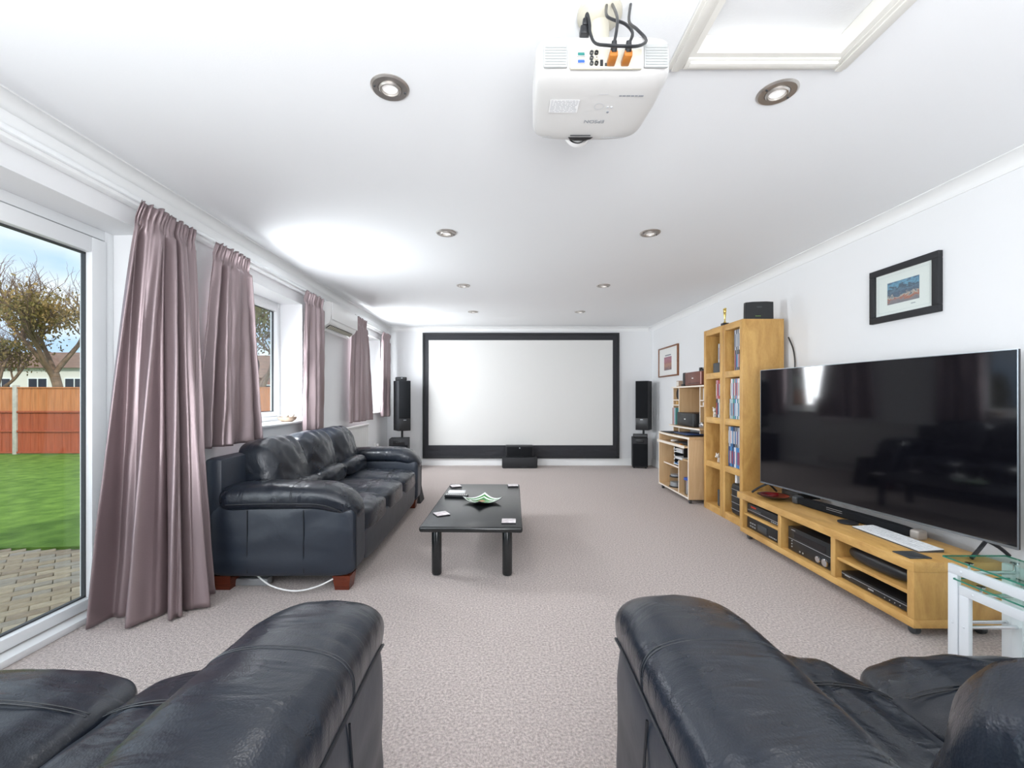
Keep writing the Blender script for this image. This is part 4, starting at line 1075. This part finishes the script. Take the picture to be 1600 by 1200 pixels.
cases(3.955, 4.17, zs[2] + .1915, 'disc case in the upper row of the second compartment of the near tower', 'cases in the near tower second compartment, upper row', pal=[6, 7, 2, 5, 1])
cases(3.955, 4.205, zs[1], 'disc case in the lower row of the third compartment of the near tower', 'cases in the near tower third compartment, lower row', pal=[1, 0, 2, 1, 4, 7])
cases(3.955, 4.205, zs[1] + .1915, 'disc case in the upper row of the third compartment of the near tower', 'cases in the near tower third compartment, upper row', pal=[0, 2, 3, 1, 4])
cases(4.315, 4.41, zs[3] + .10, 'disc case in the top compartment of the far tower', 'cases in the far tower top compartment', pal=[3, 4, 2, 3])
cases(4.315, 4.44, zs[2], 'disc case in the lower row of the second compartment of the far tower', 'cases in the far tower second compartment, lower row', pal=[3, 2, 7, 4])
cases(4.315, 4.44, zs[2] + .1915, 'disc case in the upper row of the second compartment of the far tower', 'cases in the far tower second compartment, upper row', pal=[6, 3, 5, 7])
tag(obj('case_plinth', B(2.16, 2.34, 4.312, 4.47, zs[3] + .0008, zs[3] + .0995, bev=.004), 'darkgrey'), 'dark box under the disc cases in the top compartment of the far tower', 'box')
def animal(lb, cat, x, y, z, mm, s=1.0, rz=0.0):
    t = thing('animal_figurine', lb, 'figurine', (x, y, z + .0008), rz)
    m_ = MB().soft(-.035 * s, .035 * s, -.022 * s, .022 * s, .018 * s, .062 * s, p=2.3, n=10)
    m_.soft(-.062 * s, -.022 * s, -.018 * s, .018 * s, .045 * s, .085 * s, p=2.2, n=8)
    m_.soft(-.072 * s, -.05 * s, -.010 * s, .010 * s, .048 * s, .066 * s, p=2.2, n=6)
    obj('body', m_, mm, t)
    for a in (-1, 1):
        for b in (-1, 1): obj('leg', MB().cyl((a * .022 * s, b * .012 * s, 0), (a * .022 * s, b * .012 * s, .03 * s), .008 * s, n=8), mm, t)
        obj('ear', MB().soft(-.045 * s - .004, -.045 * s + .006, a * .014 * s - .006, a * .014 * s + .006, .078 * s, .096 * s, p=2.2, n=6), mm, t)
    obj('tail', MB().tube([(.033 * s, 0, .05 * s), (.05 * s, 0, .06 * s), (.055 * s, 0, .075 * s)], .004 * s), mm, t)
animal('small white animal figurine in the second compartment of the far tower', 'figurine', 2.22, 4.53, zs[2], 'ornament', 1.1, R(50))
animal('small cream and brown animal figurine in the third compartment of the far tower', 'figurine', 2.22, 4.43, zs[1], 'ornament', 1.0, R(20))
# black PC-like case with silver bars in the bottom compartment
pc = thing('black_drive_tower', 'rounded black case with silver bars at the bottom of the near tower', 'computer', (2.165, 3.958, zs[0] + .001))
obj('casing', MB().soft(0, .30, 0, .175, 0, .30, p=10, n=14), 'black', pc)
for k in range(4): obj('silver_bar', B(-.002, .002, .012, .165, .055 + .062 * k, .0585 + .062 * k), 'silver', pc)
tag(obj('white_card', B(0, .12, 0, .03, 0, .08), 'paper', loc=(2.19, 4.07, zs[0] + .3015)), 'white folded card standing on the black case in the near tower', 'card')
# items bottom of far tower
hv = thing('handheld_cleaner', 'slim dark handheld device standing in the bottom of the far tower', 'device', (2.20, 4.40, zs[0] + .001))
obj('body', MB().box(-.02, .02, -.02, .02, .012, .17, bev=.006), 'darkgrey', hv); obj('wheel', MB().cyl((-.015, .0, .022), (.015, .0, .022), .021, n=20), 'black', hv)
tag(obj('booklet', B(0, .12, 0, .02, 0, .36, bev=.001), DV[6], loc=(2.20, 4.335, zs[0] + .001)), 'tall pink and white booklet in the bottom of the far tower', 'book')
# on top of the towers
rt = thing('wifi_router', 'black upright router with green lights on the near shelf tower', 'router', (2.32, 3.945, SZ + .001), R(-8))
obj('casing', MB().prism([(-.12, 0.003), (.12, .003), (.118, .155), (.06, .160), (-.06, .160), (-.118, .155)], 'y', -.02, .02), 'black', rt)
obj('stand', B(-.09, .09, -.035, .035, 0, .0028), 'black', rt)
for k in range(4): obj('status_light', B(-.03 + k * .012, -.026 + k * .012, -.0212, -.0202, .028, .031), 'ledg', rt)
obj('logo', B(-.022, .022, -.0208, -.0202, .105, .118), 'darkgrey', rt)
tr = thing('trophy', 'small golden trophy figure on a black base on the far shelf tower', 'trophy', (2.20, 4.31, SZ + .001))
obj('plinth', MB().box(-.028, .028, -.028, .028, 0, .03, bev=.003), 'black', tr)
obj('figure', MB().lathe([(0, .03), (.016, .031), (.012, .04), (.006, .05), (.007, .075), (.010, .10), (.013, .125), (.007, .14), (.009, .148), (.009, .158), (0, .165)], 16)
    .tube([(0, .012, .128), (0, .024, .145), (0, .012, .17)], .0035).tube([(0, -.012, .128), (0, -.024, .145), (0, -.012, .17)], .0035).cyl((0, -.016, .17), (0, .016, .17), .010, n=12), 'gold', tr)
tag(obj('black_tray', B(-.06, .06, -.10, .10, 0, .008, bev=.003), 'blackm', loc=(2.23, 4.45, SZ + .001)), 'flat black tray behind the trophy on the far shelf tower', 'tray')
tag(obj('hanging_cable', MB().tube([(2.545, 3.87, 1.72), (2.556, 3.82, 1.60), (2.556, 3.80, 1.45), (2.55, 3.83, 1.30), (2.54, 3.87, 1.22)], .006), 'black'), 'black cable hanging on the wall behind the near shelf tower', 'cable')

# ------------------------------------------------------------------ computer desk
dk = thing('computer_desk', 'beech computer desk with hutch and castors in the far right corner', 'desk', (2.03, 4.76, 0))
DL = .92; DD = .50
obj('side_panel', B(.002, DD, 0, .018, .05, .715, bev=.001), 'beech', dk); obj('side_panel', B(.002, DD, DL - .018, DL, .05, .715, bev=.001), 'beech', dk)
for yy in (0, DL - .018): obj('edging', B(-.001, .0018, yy, yy + .018, .05, .715), 'edging', dk)
def curved(mb, x0, x1, y0, y1, z0, z1, bulge, n=14):
    P_ = [(x0 - bulge * math.sin(PI * i / n), y0 + (y1 - y0) * i / n) for i in range(n + 1)] + [(x1, y1), (x1, y0)]
    return mb.prism(P_, 'z', z0, z1)
obj('desktop', curved(MB(), .004, DD + .02, -.012, DL + .012, .7155, .738, .03), 'beech', dk)
def edge_strip(x0, y0, y1, z0, z1, bulge, n=14):
    m_ = MB(); a = [(x0 - bulge * math.sin(PI * i / n), y0 + (y1 - y0) * i / n) for i in range(n + 1)]
    return m_.prism(a + [(p[0] - .002, p[1]) for p in a[::-1]], 'z', z0, z1)
obj('edging', edge_strip(.0035, -.012, DL + .012, .7155, .738, .03), 'edging', dk)
obj('bottom_board', B(.003, DD, .0185, DL - .0185, .055, .073), 'beech', dk); obj('edging', B(-.001, .0028, .0185, DL - .0185, .055, .073), 'edging', dk)
obj('divider', B(.013, DD - .02, .29, .306, .0735, .445), 'beech', dk); obj('edging', B(.010, .0128, .29, .306, .0735, .445), 'edging', dk)
obj('shelf', B(.063, DD - .02, .3065, DL - .0185, .330, .346), 'beech', dk); obj('edging', B(.060, .0628, .3065, DL - .0185, .330, .346), 'edging', dk)
obj('shelf', B(.063, DD - .02, .0185, .3055, .4455, .4615), 'beech', dk)
obj('back_panel', B(DD - .015, DD - .008, .0185, DL - .0185, .0735, .71), 'beechb', dk)
tray = MB().box(-.03, .34, .04, DL - .04, .615, .632, bev=.001)
kt = obj('keyboard_tray', tray, 'beech', dk); obj('edging', B(-.033, -.0305, .04, DL - .04, .610, .640), 'edging', kt)
for x in (.04, .42):
    for y in (.05, DL - .05): caster(dk, x, y, .022, .05)
HX = .19; HD = DD - .002
for yy in (.0, .13, .69 + .03, DL - .016): 
    obj('hutch_upright', B(HX, HD, yy, yy + .015, .7385, 1.30), 'beech', dk); obj('edging', B(HX - .003, HX - .0005, yy, yy + .015, .7385, 1.30), 'edging', dk)
obj('hutch_top', B(HX - .015, HD + .01, -.012, DL + .012, 1.3005, 1.318, bev=.001), 'beech', dk); obj('edging', B(HX - .018, HX - .0155, -.012, DL + .012, 1.3005, 1.318), 'edging', dk)
obj('hutch_shelf', curved(MB(), HX - .06, HD - .01, .0155, DL - .017, .815, .830, .04), 'beech', dk)
obj('edging', edge_strip(HX - .0605, .0155, DL - .017, .813, .832, .04), 'edging', dk)
for (a, b) in ((.0155, .1295), (.7355, DL - .0165)):
    for z in (1.075, 1.14):
        obj('small_shelf', B(HX + .003, HD - .01, a, b, z, z + .012), 'beech', dk); obj('edging', B(HX - .001, HX + .0028, a, b, z, z + .012), 'edging', dk)
obj('hutch_back', B(HD - .008, HD - .002, .1455, .7195, .831, 1.30), 'beechb', dk)
ox, oy = 2.03, 4.76
def at(x, y, z): return (ox + x, oy + y, z + .0008)
# printers
def printer(nm, lb, x, y, z, mm, side, L_=.42, D_=.22, H_=.15):
    t = thing(nm, lb, 'printer', at(x, y, z))
    obj('casing', B(.0, D_, 0, L_, .004, H_, bev=.012), mm, t)
    obj('front_flap', B(-.005, -.0005, .03, L_ - .10, .03, H_ - .02, bev=.002), mm, t)
    obj('side_strip', B(-.004, -.0005, .006 if side else L_ - .09, .028 if side else L_ - .01, .015, H_ - .012, bev=.001), 'pinkish' if mm == 'copper' else 'darkgrey', t)
    obj('logo', B(-.0062, -.0052, L_ * .45, L_ * .45 + .04, H_ * .5, H_ * .5 + .012), 'white', t)
    obj('paper_slot', B(-.0060, -.0052, .05, L_ - .12, .026, .032), 'black', t)
    return t
printer('brown_printer', 'reddish brown printer on top of the desk hutch', .20, .12, 1.318, 'copper', 1, .46, .24, .165)
printer('black_printer', 'black printer on the middle shelf of the desk hutch', .15, .20, .830, 'black', 1, .50, .27, .165)
for k, (yy, h_) in enumerate(((.25, .045), (.31, .03), (.36, .05))):
    tag(obj('black_gadget', B(-.015, .015, -.02, .02, 0, h_, bev=.004), 'black', loc=at(.30, yy, 1.318 + .166)), ('tall', 'low', 'middle-sized')[k] + ' black gadget standing on the brown printer', 'gadget')
ph = thing('desk_phone', 'upright black telephone on the desk hutch left of the brown printer', 'telephone', at(.24, .66, 1.318))
obj('handset', B(-.02, .02, -.035, .035, .012, .17, bev=.008), 'black', ph); obj('cradle', B(-.035, .035, -.045, .045, 0, .03, bev=.006), 'black', ph)
ck = thing('desk_clock', 'small beige clock on the left end of the desk hutch', 'clock', at(.22, .80, 1.318))
obj('body', B(-.02, .03, -.04, .04, 0, .075, bev=.004), 'shell', ck); obj('face', B(-.0215, -.0205, -.032, .032, .01, .066), 'ornament', ck)
tag(obj('black_disc_stand', MB().cyl((0, 0, .070), (.04, 0, .070), .070, n=30, bev=.004), 'blackm', loc=at(.22, .825, 1.152)), 'round black disc standing in the upper left cubby of the hutch', 'disc')
tag(obj('wooden_block', B(0, .05, 0, .06, 0, .045, bev=.003), 'birchv', loc=at(.20, .80, 1.087)), 'small light wooden block in the lower left cubby of the hutch', 'block')
for k, (mm, w_) in enumerate((('copper', .022), ('pinkish', .024), (DV[0], .018), (DV[2], .016), (DV[7], .014))):
    yy = .893 - sum((.022, .024, .018, .016, .014)[:k + 1]) - .001 * k
    b_ = thing('upright_book', ('dark brown', 'pink', 'navy', 'white', 'teal')[k] + ' book standing at the left end of the hutch shelf', 'book', at(.17, yy, .830), 0, 'books standing in the hutch')
    obj('cover', MB().box(0, .14, 0, .002, 0, .215).box(0, .14, w_ - .002, w_, 0, .215).box(0, .002, .002, w_ - .002, 0, .215), mm, b_)
    obj('pages', B(.0025, .135, .0022, w_ - .0022, .003, .210), 'paper', b_)
for k, (mm, w_) in enumerate((('paper', .02), (DV[7], .018), (DV[2], .02))):
    tag(obj('small_book', B(0, .12, 0, w_, 0, .13, bev=.001), mm, loc=at(.20, .02 + k * .022, 1.152)), ('cream', 'teal', 'white')[k] + ' small book in the right cubby of the hutch', 'book')
tag(obj('white_box', B(0, .06, 0, .07, 0, .04, bev=.006), 'white', loc=at(.20, .03, 1.087)), 'small white box in the right cubby of the hutch', 'box')
gb = MB().lathe([(0, 0), (.03, 0), (.04, .02), (.038, .05), (.02, .07), (0, .075)], 18)
tag(obj('glass_ornament', gb, 'chrome', loc=at(.19, .073, .830)), 'shiny silver ornament beside the black printer', 'ornament')
# laptop
lp = thing('closed_laptop', 'closed dark blue laptop on the computer desk top', 'laptop', at(.02, .10, .738))
obj('base', B(.0, .26, 0, .38, .004, .017, bev=.004), 'black', lp); obj('lid', B(.0, .26, 0, .38, .0175, .027, bev=.003), mat('blue_lid', (0.015, 0.05, 0.16), 0.25), lp)
tag(obj('black_mat', B(0, .30, .50, .86, 0, .006, bev=.002), 'blackm', loc=at(.0, .0, .738)), 'thin black mat on the far end of the computer desk top', 'mat')
tag(obj('silver_box', B(0, .15, 0, .30, 0, .055, bev=.004), 'grey', loc=at(.30, .36, .738)), 'grey box under the hutch shelf behind the laptop', 'box')
# on keyboard tray
kd = thing('desk_keyboard', 'black keyboard on the pull-out tray of the desk', 'keyboard', at(.04, .10, .632))
obj('base', B(0, .13, 0, .40, 0, .016, bev=.003), 'black', kd)
kk = MB()
for i in range(4):
    for j in range(14): kk.box(.012 + i * .027, .034 + i * .027, .012 + j * .0268, .034 + j * .0268, .016, .020)
obj('keys', kk, 'darkgrey', kd, kind='stuff')
ms = thing('white_mouse', 'white cable clip lying on the desk tray', 'clip', at(.03, .56, .632)); obj('body', MB().soft(0, .09, 0, .05, 0, .03, p=2.5, n=10), 'white', ms)
tag(obj('orange_eraser', B(0, .02, 0, .07, 0, .014, bev=.003), 'orange', loc=at(.0, .20, .632)), 'orange pen case at the front of the desk tray', 'case')
# paper rack on the middle shelf
pr = thing('paper_rack', 'black stacked letter rack on the open shelf of the desk', 'letter rack', at(.08, .32, .346))
obj('side', B(0, .30, .27, .276, 0, .25), 'black', pr); obj('side', B(0, .30, 0, .006, .125, .25), 'black', pr)
for z in (.005, .085, .165): obj('rack_tray', B(0, .30, .006, .27, z, z + .004), 'black', pr)
for k in range(5): obj('hook', MB().cyl((-.004, .273, .03 + .045 * k), (.0, .273, .03 + .045 * k), .012, n=12), 'white', pr, label='white tab')
for k, (z, n_, mm) in enumerate(((.0095, 4, DV[1]), (.0895, 3, 'paper'), (.1695, 5, 'paper'))):
    for j in range(n_):
        tag(obj('document', MB().box(0, .22, 0, .20, 0, .008, T=Matrix.Rotation(R(random.uniform(-8, 8)), 4, 'Z')), mm if j % 2 == 0 else DV[2], loc=at(.075, .355, .346 + z + j * .0088)), '%s papers on the %s tray of the letter rack' % ('pad of white' if j % 2 else ('blue', 'loose', 'loose')[k], ('lowest', 'middle', 'top')[k]), 'papers', 'papers in the letter rack, tray %s' % ('low', 'mid', 'top')[k])
# spindles and tubs
def spindle(lb, x, y, z, r, hs, discs):
    t = thing('disc_spindle', lb, 'disc spindle', at(x, y, z))
    obj('base', MB().lathe([(0, 0), (r + .006, 0), (r + .006, .008), (r, .012), (0, .012)], 30), 'black', t)
    obj('disc_stack', MB().lathe([(.008, .0125), (r - .008, .0125), (r - .008, .0125 + discs), (.008, .0125 + discs)], 30), 'silver', t)
    obj('clear_cover', MB().lathe([(r, .0125), (r, hs - .01), (r - .012, hs), (.01, hs)], 30, cap=False), 'clear', t)
spindle('lower clear spindle of discs on the bottom board of the desk', .10, .60, .073, .075, .12, .05)
spindle('upper clear spindle of discs stacked on the other in the desk', .10, .60, .195, .070, .10, .02)
tp = thing('tape_roll', 'brown adhesive tape roll standing beside the disc spindles', 'tape', at(.10, .40, .073))
obj('roll', MB().lathe([(.030, -.025), (.055, -.025), (.055, .025), (.030, .025), (.030, -.025)], 28, T=Matrix.Translation((0, 0, .0555)) @ Matrix.Rotation(R(80), 4, 'Y') , cap=False), 'copper', tp)
for k, mm in enumerate((DV[5], DV[2], DV[0], DV[6])):
    tag(obj('leaning_book', MB().box(0, .15, 0, .016, 0, .20, T=Matrix.Rotation(R(-8), 4, 'X')), mm, loc=at(.16, .345 + .020 * k, .0765)), ('red', 'white', 'navy', 'pink')[k] + ' booklet leaning on the desk divider', 'booklet', 'booklets beside the divider')
tb2 = thing('craft_tub', 'clear tub with a blue lid holding coloured sticks in the desk', 'tub', at(.085, .17, .073))
obj('jar', MB().lathe([(0, 0), (.055, 0), (.057, .01), (.057, .165), (.053, .165), (.053, .004), (0, .004)], 28, cap=False), 'clear', tb2)
obj('lid', MB().lathe([(0, .190), (.058, .190), (.062, .186), (.062, .166), (.058, .1655)], 28, cap=False), 'blue', tb2)
for k in range(12):
    a = k * 2.4; r_ = .018 + .022 * ((k * 37) % 10) / 10
    st = MB().cyl((r_ * math.cos(a), r_ * math.sin(a), .006), (r_ * math.cos(a + .3), r_ * math.sin(a + .3), .158), .0065, n=8)
    tag(obj('coloured_stick', st, (DV[5], DV[6], mat('stick_yellow', (0.75, .55, .08), .5), 'orange', DV[2], 'red')[k % 6], loc=tuple(tb2.location)), 'coloured stick inside the clear tub with a blue lid', 'stick', 'coloured sticks in the tub')
tag(obj('green_bottle', MB().lathe([(0, 0), (.022, 0), (.024, .02), (.024, .08), (.010, .10), (.010, .115), (0, .116)], 18), mat('lime', (0.5, 0.6, 0.12), .4), loc=at(.06, .055, .073)), 'small lime bottle beside the blue-lidded tub', 'bottle')

# ------------------------------------------------------------------ pictures
def picture(nm, lb, y0, y1, z0, z1, fw, fmat, art, ax0, ax1, az0, az1, th=.028):
    t = thing(nm, lb, 'picture', (XR - .0005, (y0 + y1) / 2, z0)); hw = (y1 - y0) / 2; hh = z1 - z0
    f = MB()
    f.box(-th, 0, -hw, hw, 0, fw, bev=.003).box(-th, 0, -hw, hw, hh - fw, hh, bev=.003).box(-th, 0, -hw, -hw + fw, fw, hh - fw, bev=.003).box(-th, 0, hw - fw, hw, fw, hh - fw, bev=.003)
    obj('frame', f, fmat, t)
    obj('mount_card', B(-.014, -.006, -hw + fw - .001, hw - fw + .001, fw - .001, hh - fw + .001), 'mount', t)
    # photo from the room: image-left is the far side (+y)
    w_ = 2 * hw
    obj('print', B(-.0155, -.0142, hw - ax1 * w_, hw - ax0 * w_, hh * az0, hh * az1), art, t)
    m_ = MB(); e = .004; p = .02
    a0, a1, b0, b1 = -hw + fw + p, hw - fw - p, fw + p, hh - fw - p
    for q in ((a0, a1, b0, b0 + .0012), (a0, a1, b1 - .0012, b1), (a0, a0 + .0012, b0, b1), (a1 - .0012, a1, b0, b1)): m_.box(-.0148, -.0141, *q)
    obj('mount_line', m_, 'palegrey', t)
    return t
def art(name, stops, scale, hgt):
    m, n, b = new_mat(name)
    tcn = n.nodes.new('ShaderNodeTexCoord'); sp = n.nodes.new('ShaderNodeSeparateXYZ'); z = n.nodes.new('ShaderNodeTexNoise'); z.inputs['Scale'].default_value = scale; z.inputs['Detail'].default_value = 5; z.inputs['Distortion'].default_value = 1
    ma = n.nodes.new('ShaderNodeMath'); ma.operation = 'MULTIPLY_ADD'; ma.inputs[1].default_value = .75
    mb_ = n.nodes.new('ShaderNodeMath'); mb_.operation = 'ADD'; mb_.inputs[1].default_value = -.36
    rp = n.nodes.new('ShaderNodeValToRGB'); rp.color_ramp.elements[0].position = stops[0][0]; rp.color_ramp.elements[0].color = (*stops[0][1], 1)
    rp.color_ramp.elements[1].position = stops[-1][0]; rp.color_ramp.elements[1].color = (*stops[-1][1], 1)
    for p_, c_ in stops[1:-1]:
        e = rp.color_ramp.elements.new(p_); e.color = (*c_, 1)
    n.links.new(tcn.outputs['Generated'], z.inputs['Vector']); n.links.new(tcn.outputs['Generated'], sp.inputs[0])
    n.links.new(z.outputs['Fac'], ma.inputs[0]); n.links.new(sp.outputs['Z'], ma.inputs[2]); n.links.new(ma.outputs[0], mb_.inputs[0])
    n.links.new(mb_.outputs[0], rp.inputs['Fac']); n.links.new(rp.outputs['Color'], b.inputs['Base Color']); b.inputs['Roughness'].default_value = .4
    return m
a1 = art('landscape_print', [(0.0, (.20, .19, .22)), (.18, (.28, .22, .24)), (.27, (.42, .12, .06)), (.36, (.50, .45, .40)), (.45, (.07, .10, .16)), (.6, (.12, .2, .28)), (.72, (.06, .08, .12)), (.85, (.16, .36, .52)), (1.0, (.08, .14, .22))], 4.5, 1)
a2 = art('town_print', [(0.0, (.16, .12, .13)), (.25, (.30, .16, .15)), (.4, (.42, .24, .16)), (.6, (.34, .13, .14)), (.8, (.40, .18, .22)), (1.0, (.30, .14, .20))], 5, 1)
p1 = picture('framed_landscape', 'landscape photograph in a wide black frame above the television', 2.53, 3.01, 1.685, 2.045, .042, 'blackm', a1, .27, .73, .30, .70)
obj('caption', B(-.0148, -.0141, -.085, -.055, .085, .090), 'greytext', p1)
p2 = picture('framed_print', 'small red print with white mount in a thin brown frame near the far corner', 6.35, 7.14, 1.505, 1.975, .022, 'framew', a2, .30, .68, .22, .66)
obj('caption', B(-.0148, -.0141, -.12, .12, .325, .345), 'greytext', p2)
obj('frame_cover_glass', B(-.020, -.018, -.196, .196, .044, .315), 'glass', p1)

# ------------------------------------------------------------------ nest of glass tables at the right edge
gt = thing('nest_table_large', 'larger white metal and glass nesting table at the right edge beside the TV bench', 'table', (1.955, 1.905, 0))
def nest(t, y_back, y_front, x0, x1, zt, glass_z):
    for x in (x0, x1 - .018):
        f = MB(); w_ = .040
        f.box(x, x + .018, y_front, y_front + w_, 0, zt - w_, bev=.002).box(x, x + .018, y_back - w_, y_back, 0, zt - w_, bev=.002).box(x, x + .018, y_front, y_back, zt - w_, zt, bev=.002)
        fo = obj('side_frame', f, 'whitem', t)
        for (yy, zz) in ((y_back - .055, zt - .02), (y_front + .055, zt - .02), (y_back - .02, .20), (y_front + .02, .20)):
            obj('rivet', MB().lathe([(0, .003), (.004, .002), (.006, 0)], 12, T=Matrix.Translation((x - .0002 if x == x0 else x + .0182, yy, zz)) @ Matrix.Rotation(R(-90 if x == x0 else 90), 4, 'Y'), cap=False), 'whitem', fo)
    for (yy, zz) in ((y_back - .06, zt - .02), (y_front + .06, zt - .02), (y_back - .02, .20), (y_front + .02, .20)):
        obj('cross_bar', MB().cyl((x0 + .018, yy, zz), (x1 - .018, yy, zz), .008, n=14), 'chrome', t)
    for yy in (y_back - .06, y_front + .06):
        for x in (x0 + .03, x1 - .03):
            st = MB().cyl((x, yy, zt - .013), (x, yy, glass_z - .001), .005, n=12).cyl((x, yy, glass_z - .006), (x, yy, glass_z - .0005), .014, n=20)
            obj('standoff', st, 'chrome', t)
    gl = obj('glass_top', B(x0 - .012, x1 + .012, y_front - .01, y_back + .01, glass_z, glass_z + .007), 'tglass', t)
    e = MB(); a, b, c_, d = x0 - .012, x1 + .012, y_front - .01, y_back + .01; z0_, z1_ = glass_z + .0003, glass_z + .0067
    e.box(a - .0012, a - .0002, c_, d, z0_, z1_).box(b + .0002, b + .0012, c_, d, z0_, z1_).box(a, b, c_ - .0012, c_ - .0002, z0_, z1_).box(a, b, d + .0002, d + .0012, z0_, z1_)
    obj('polished_edge', e, 'gedge', gl)
nest(gt, 0, -.55, 0, .255, .452, .474)
gt2 = thing('nest_table_small', 'smaller white metal and glass table nested under the larger one', 'table', (1.958, 1.862, 0))
nest(gt2, 0, -.46, 0, .245, .372, .392)
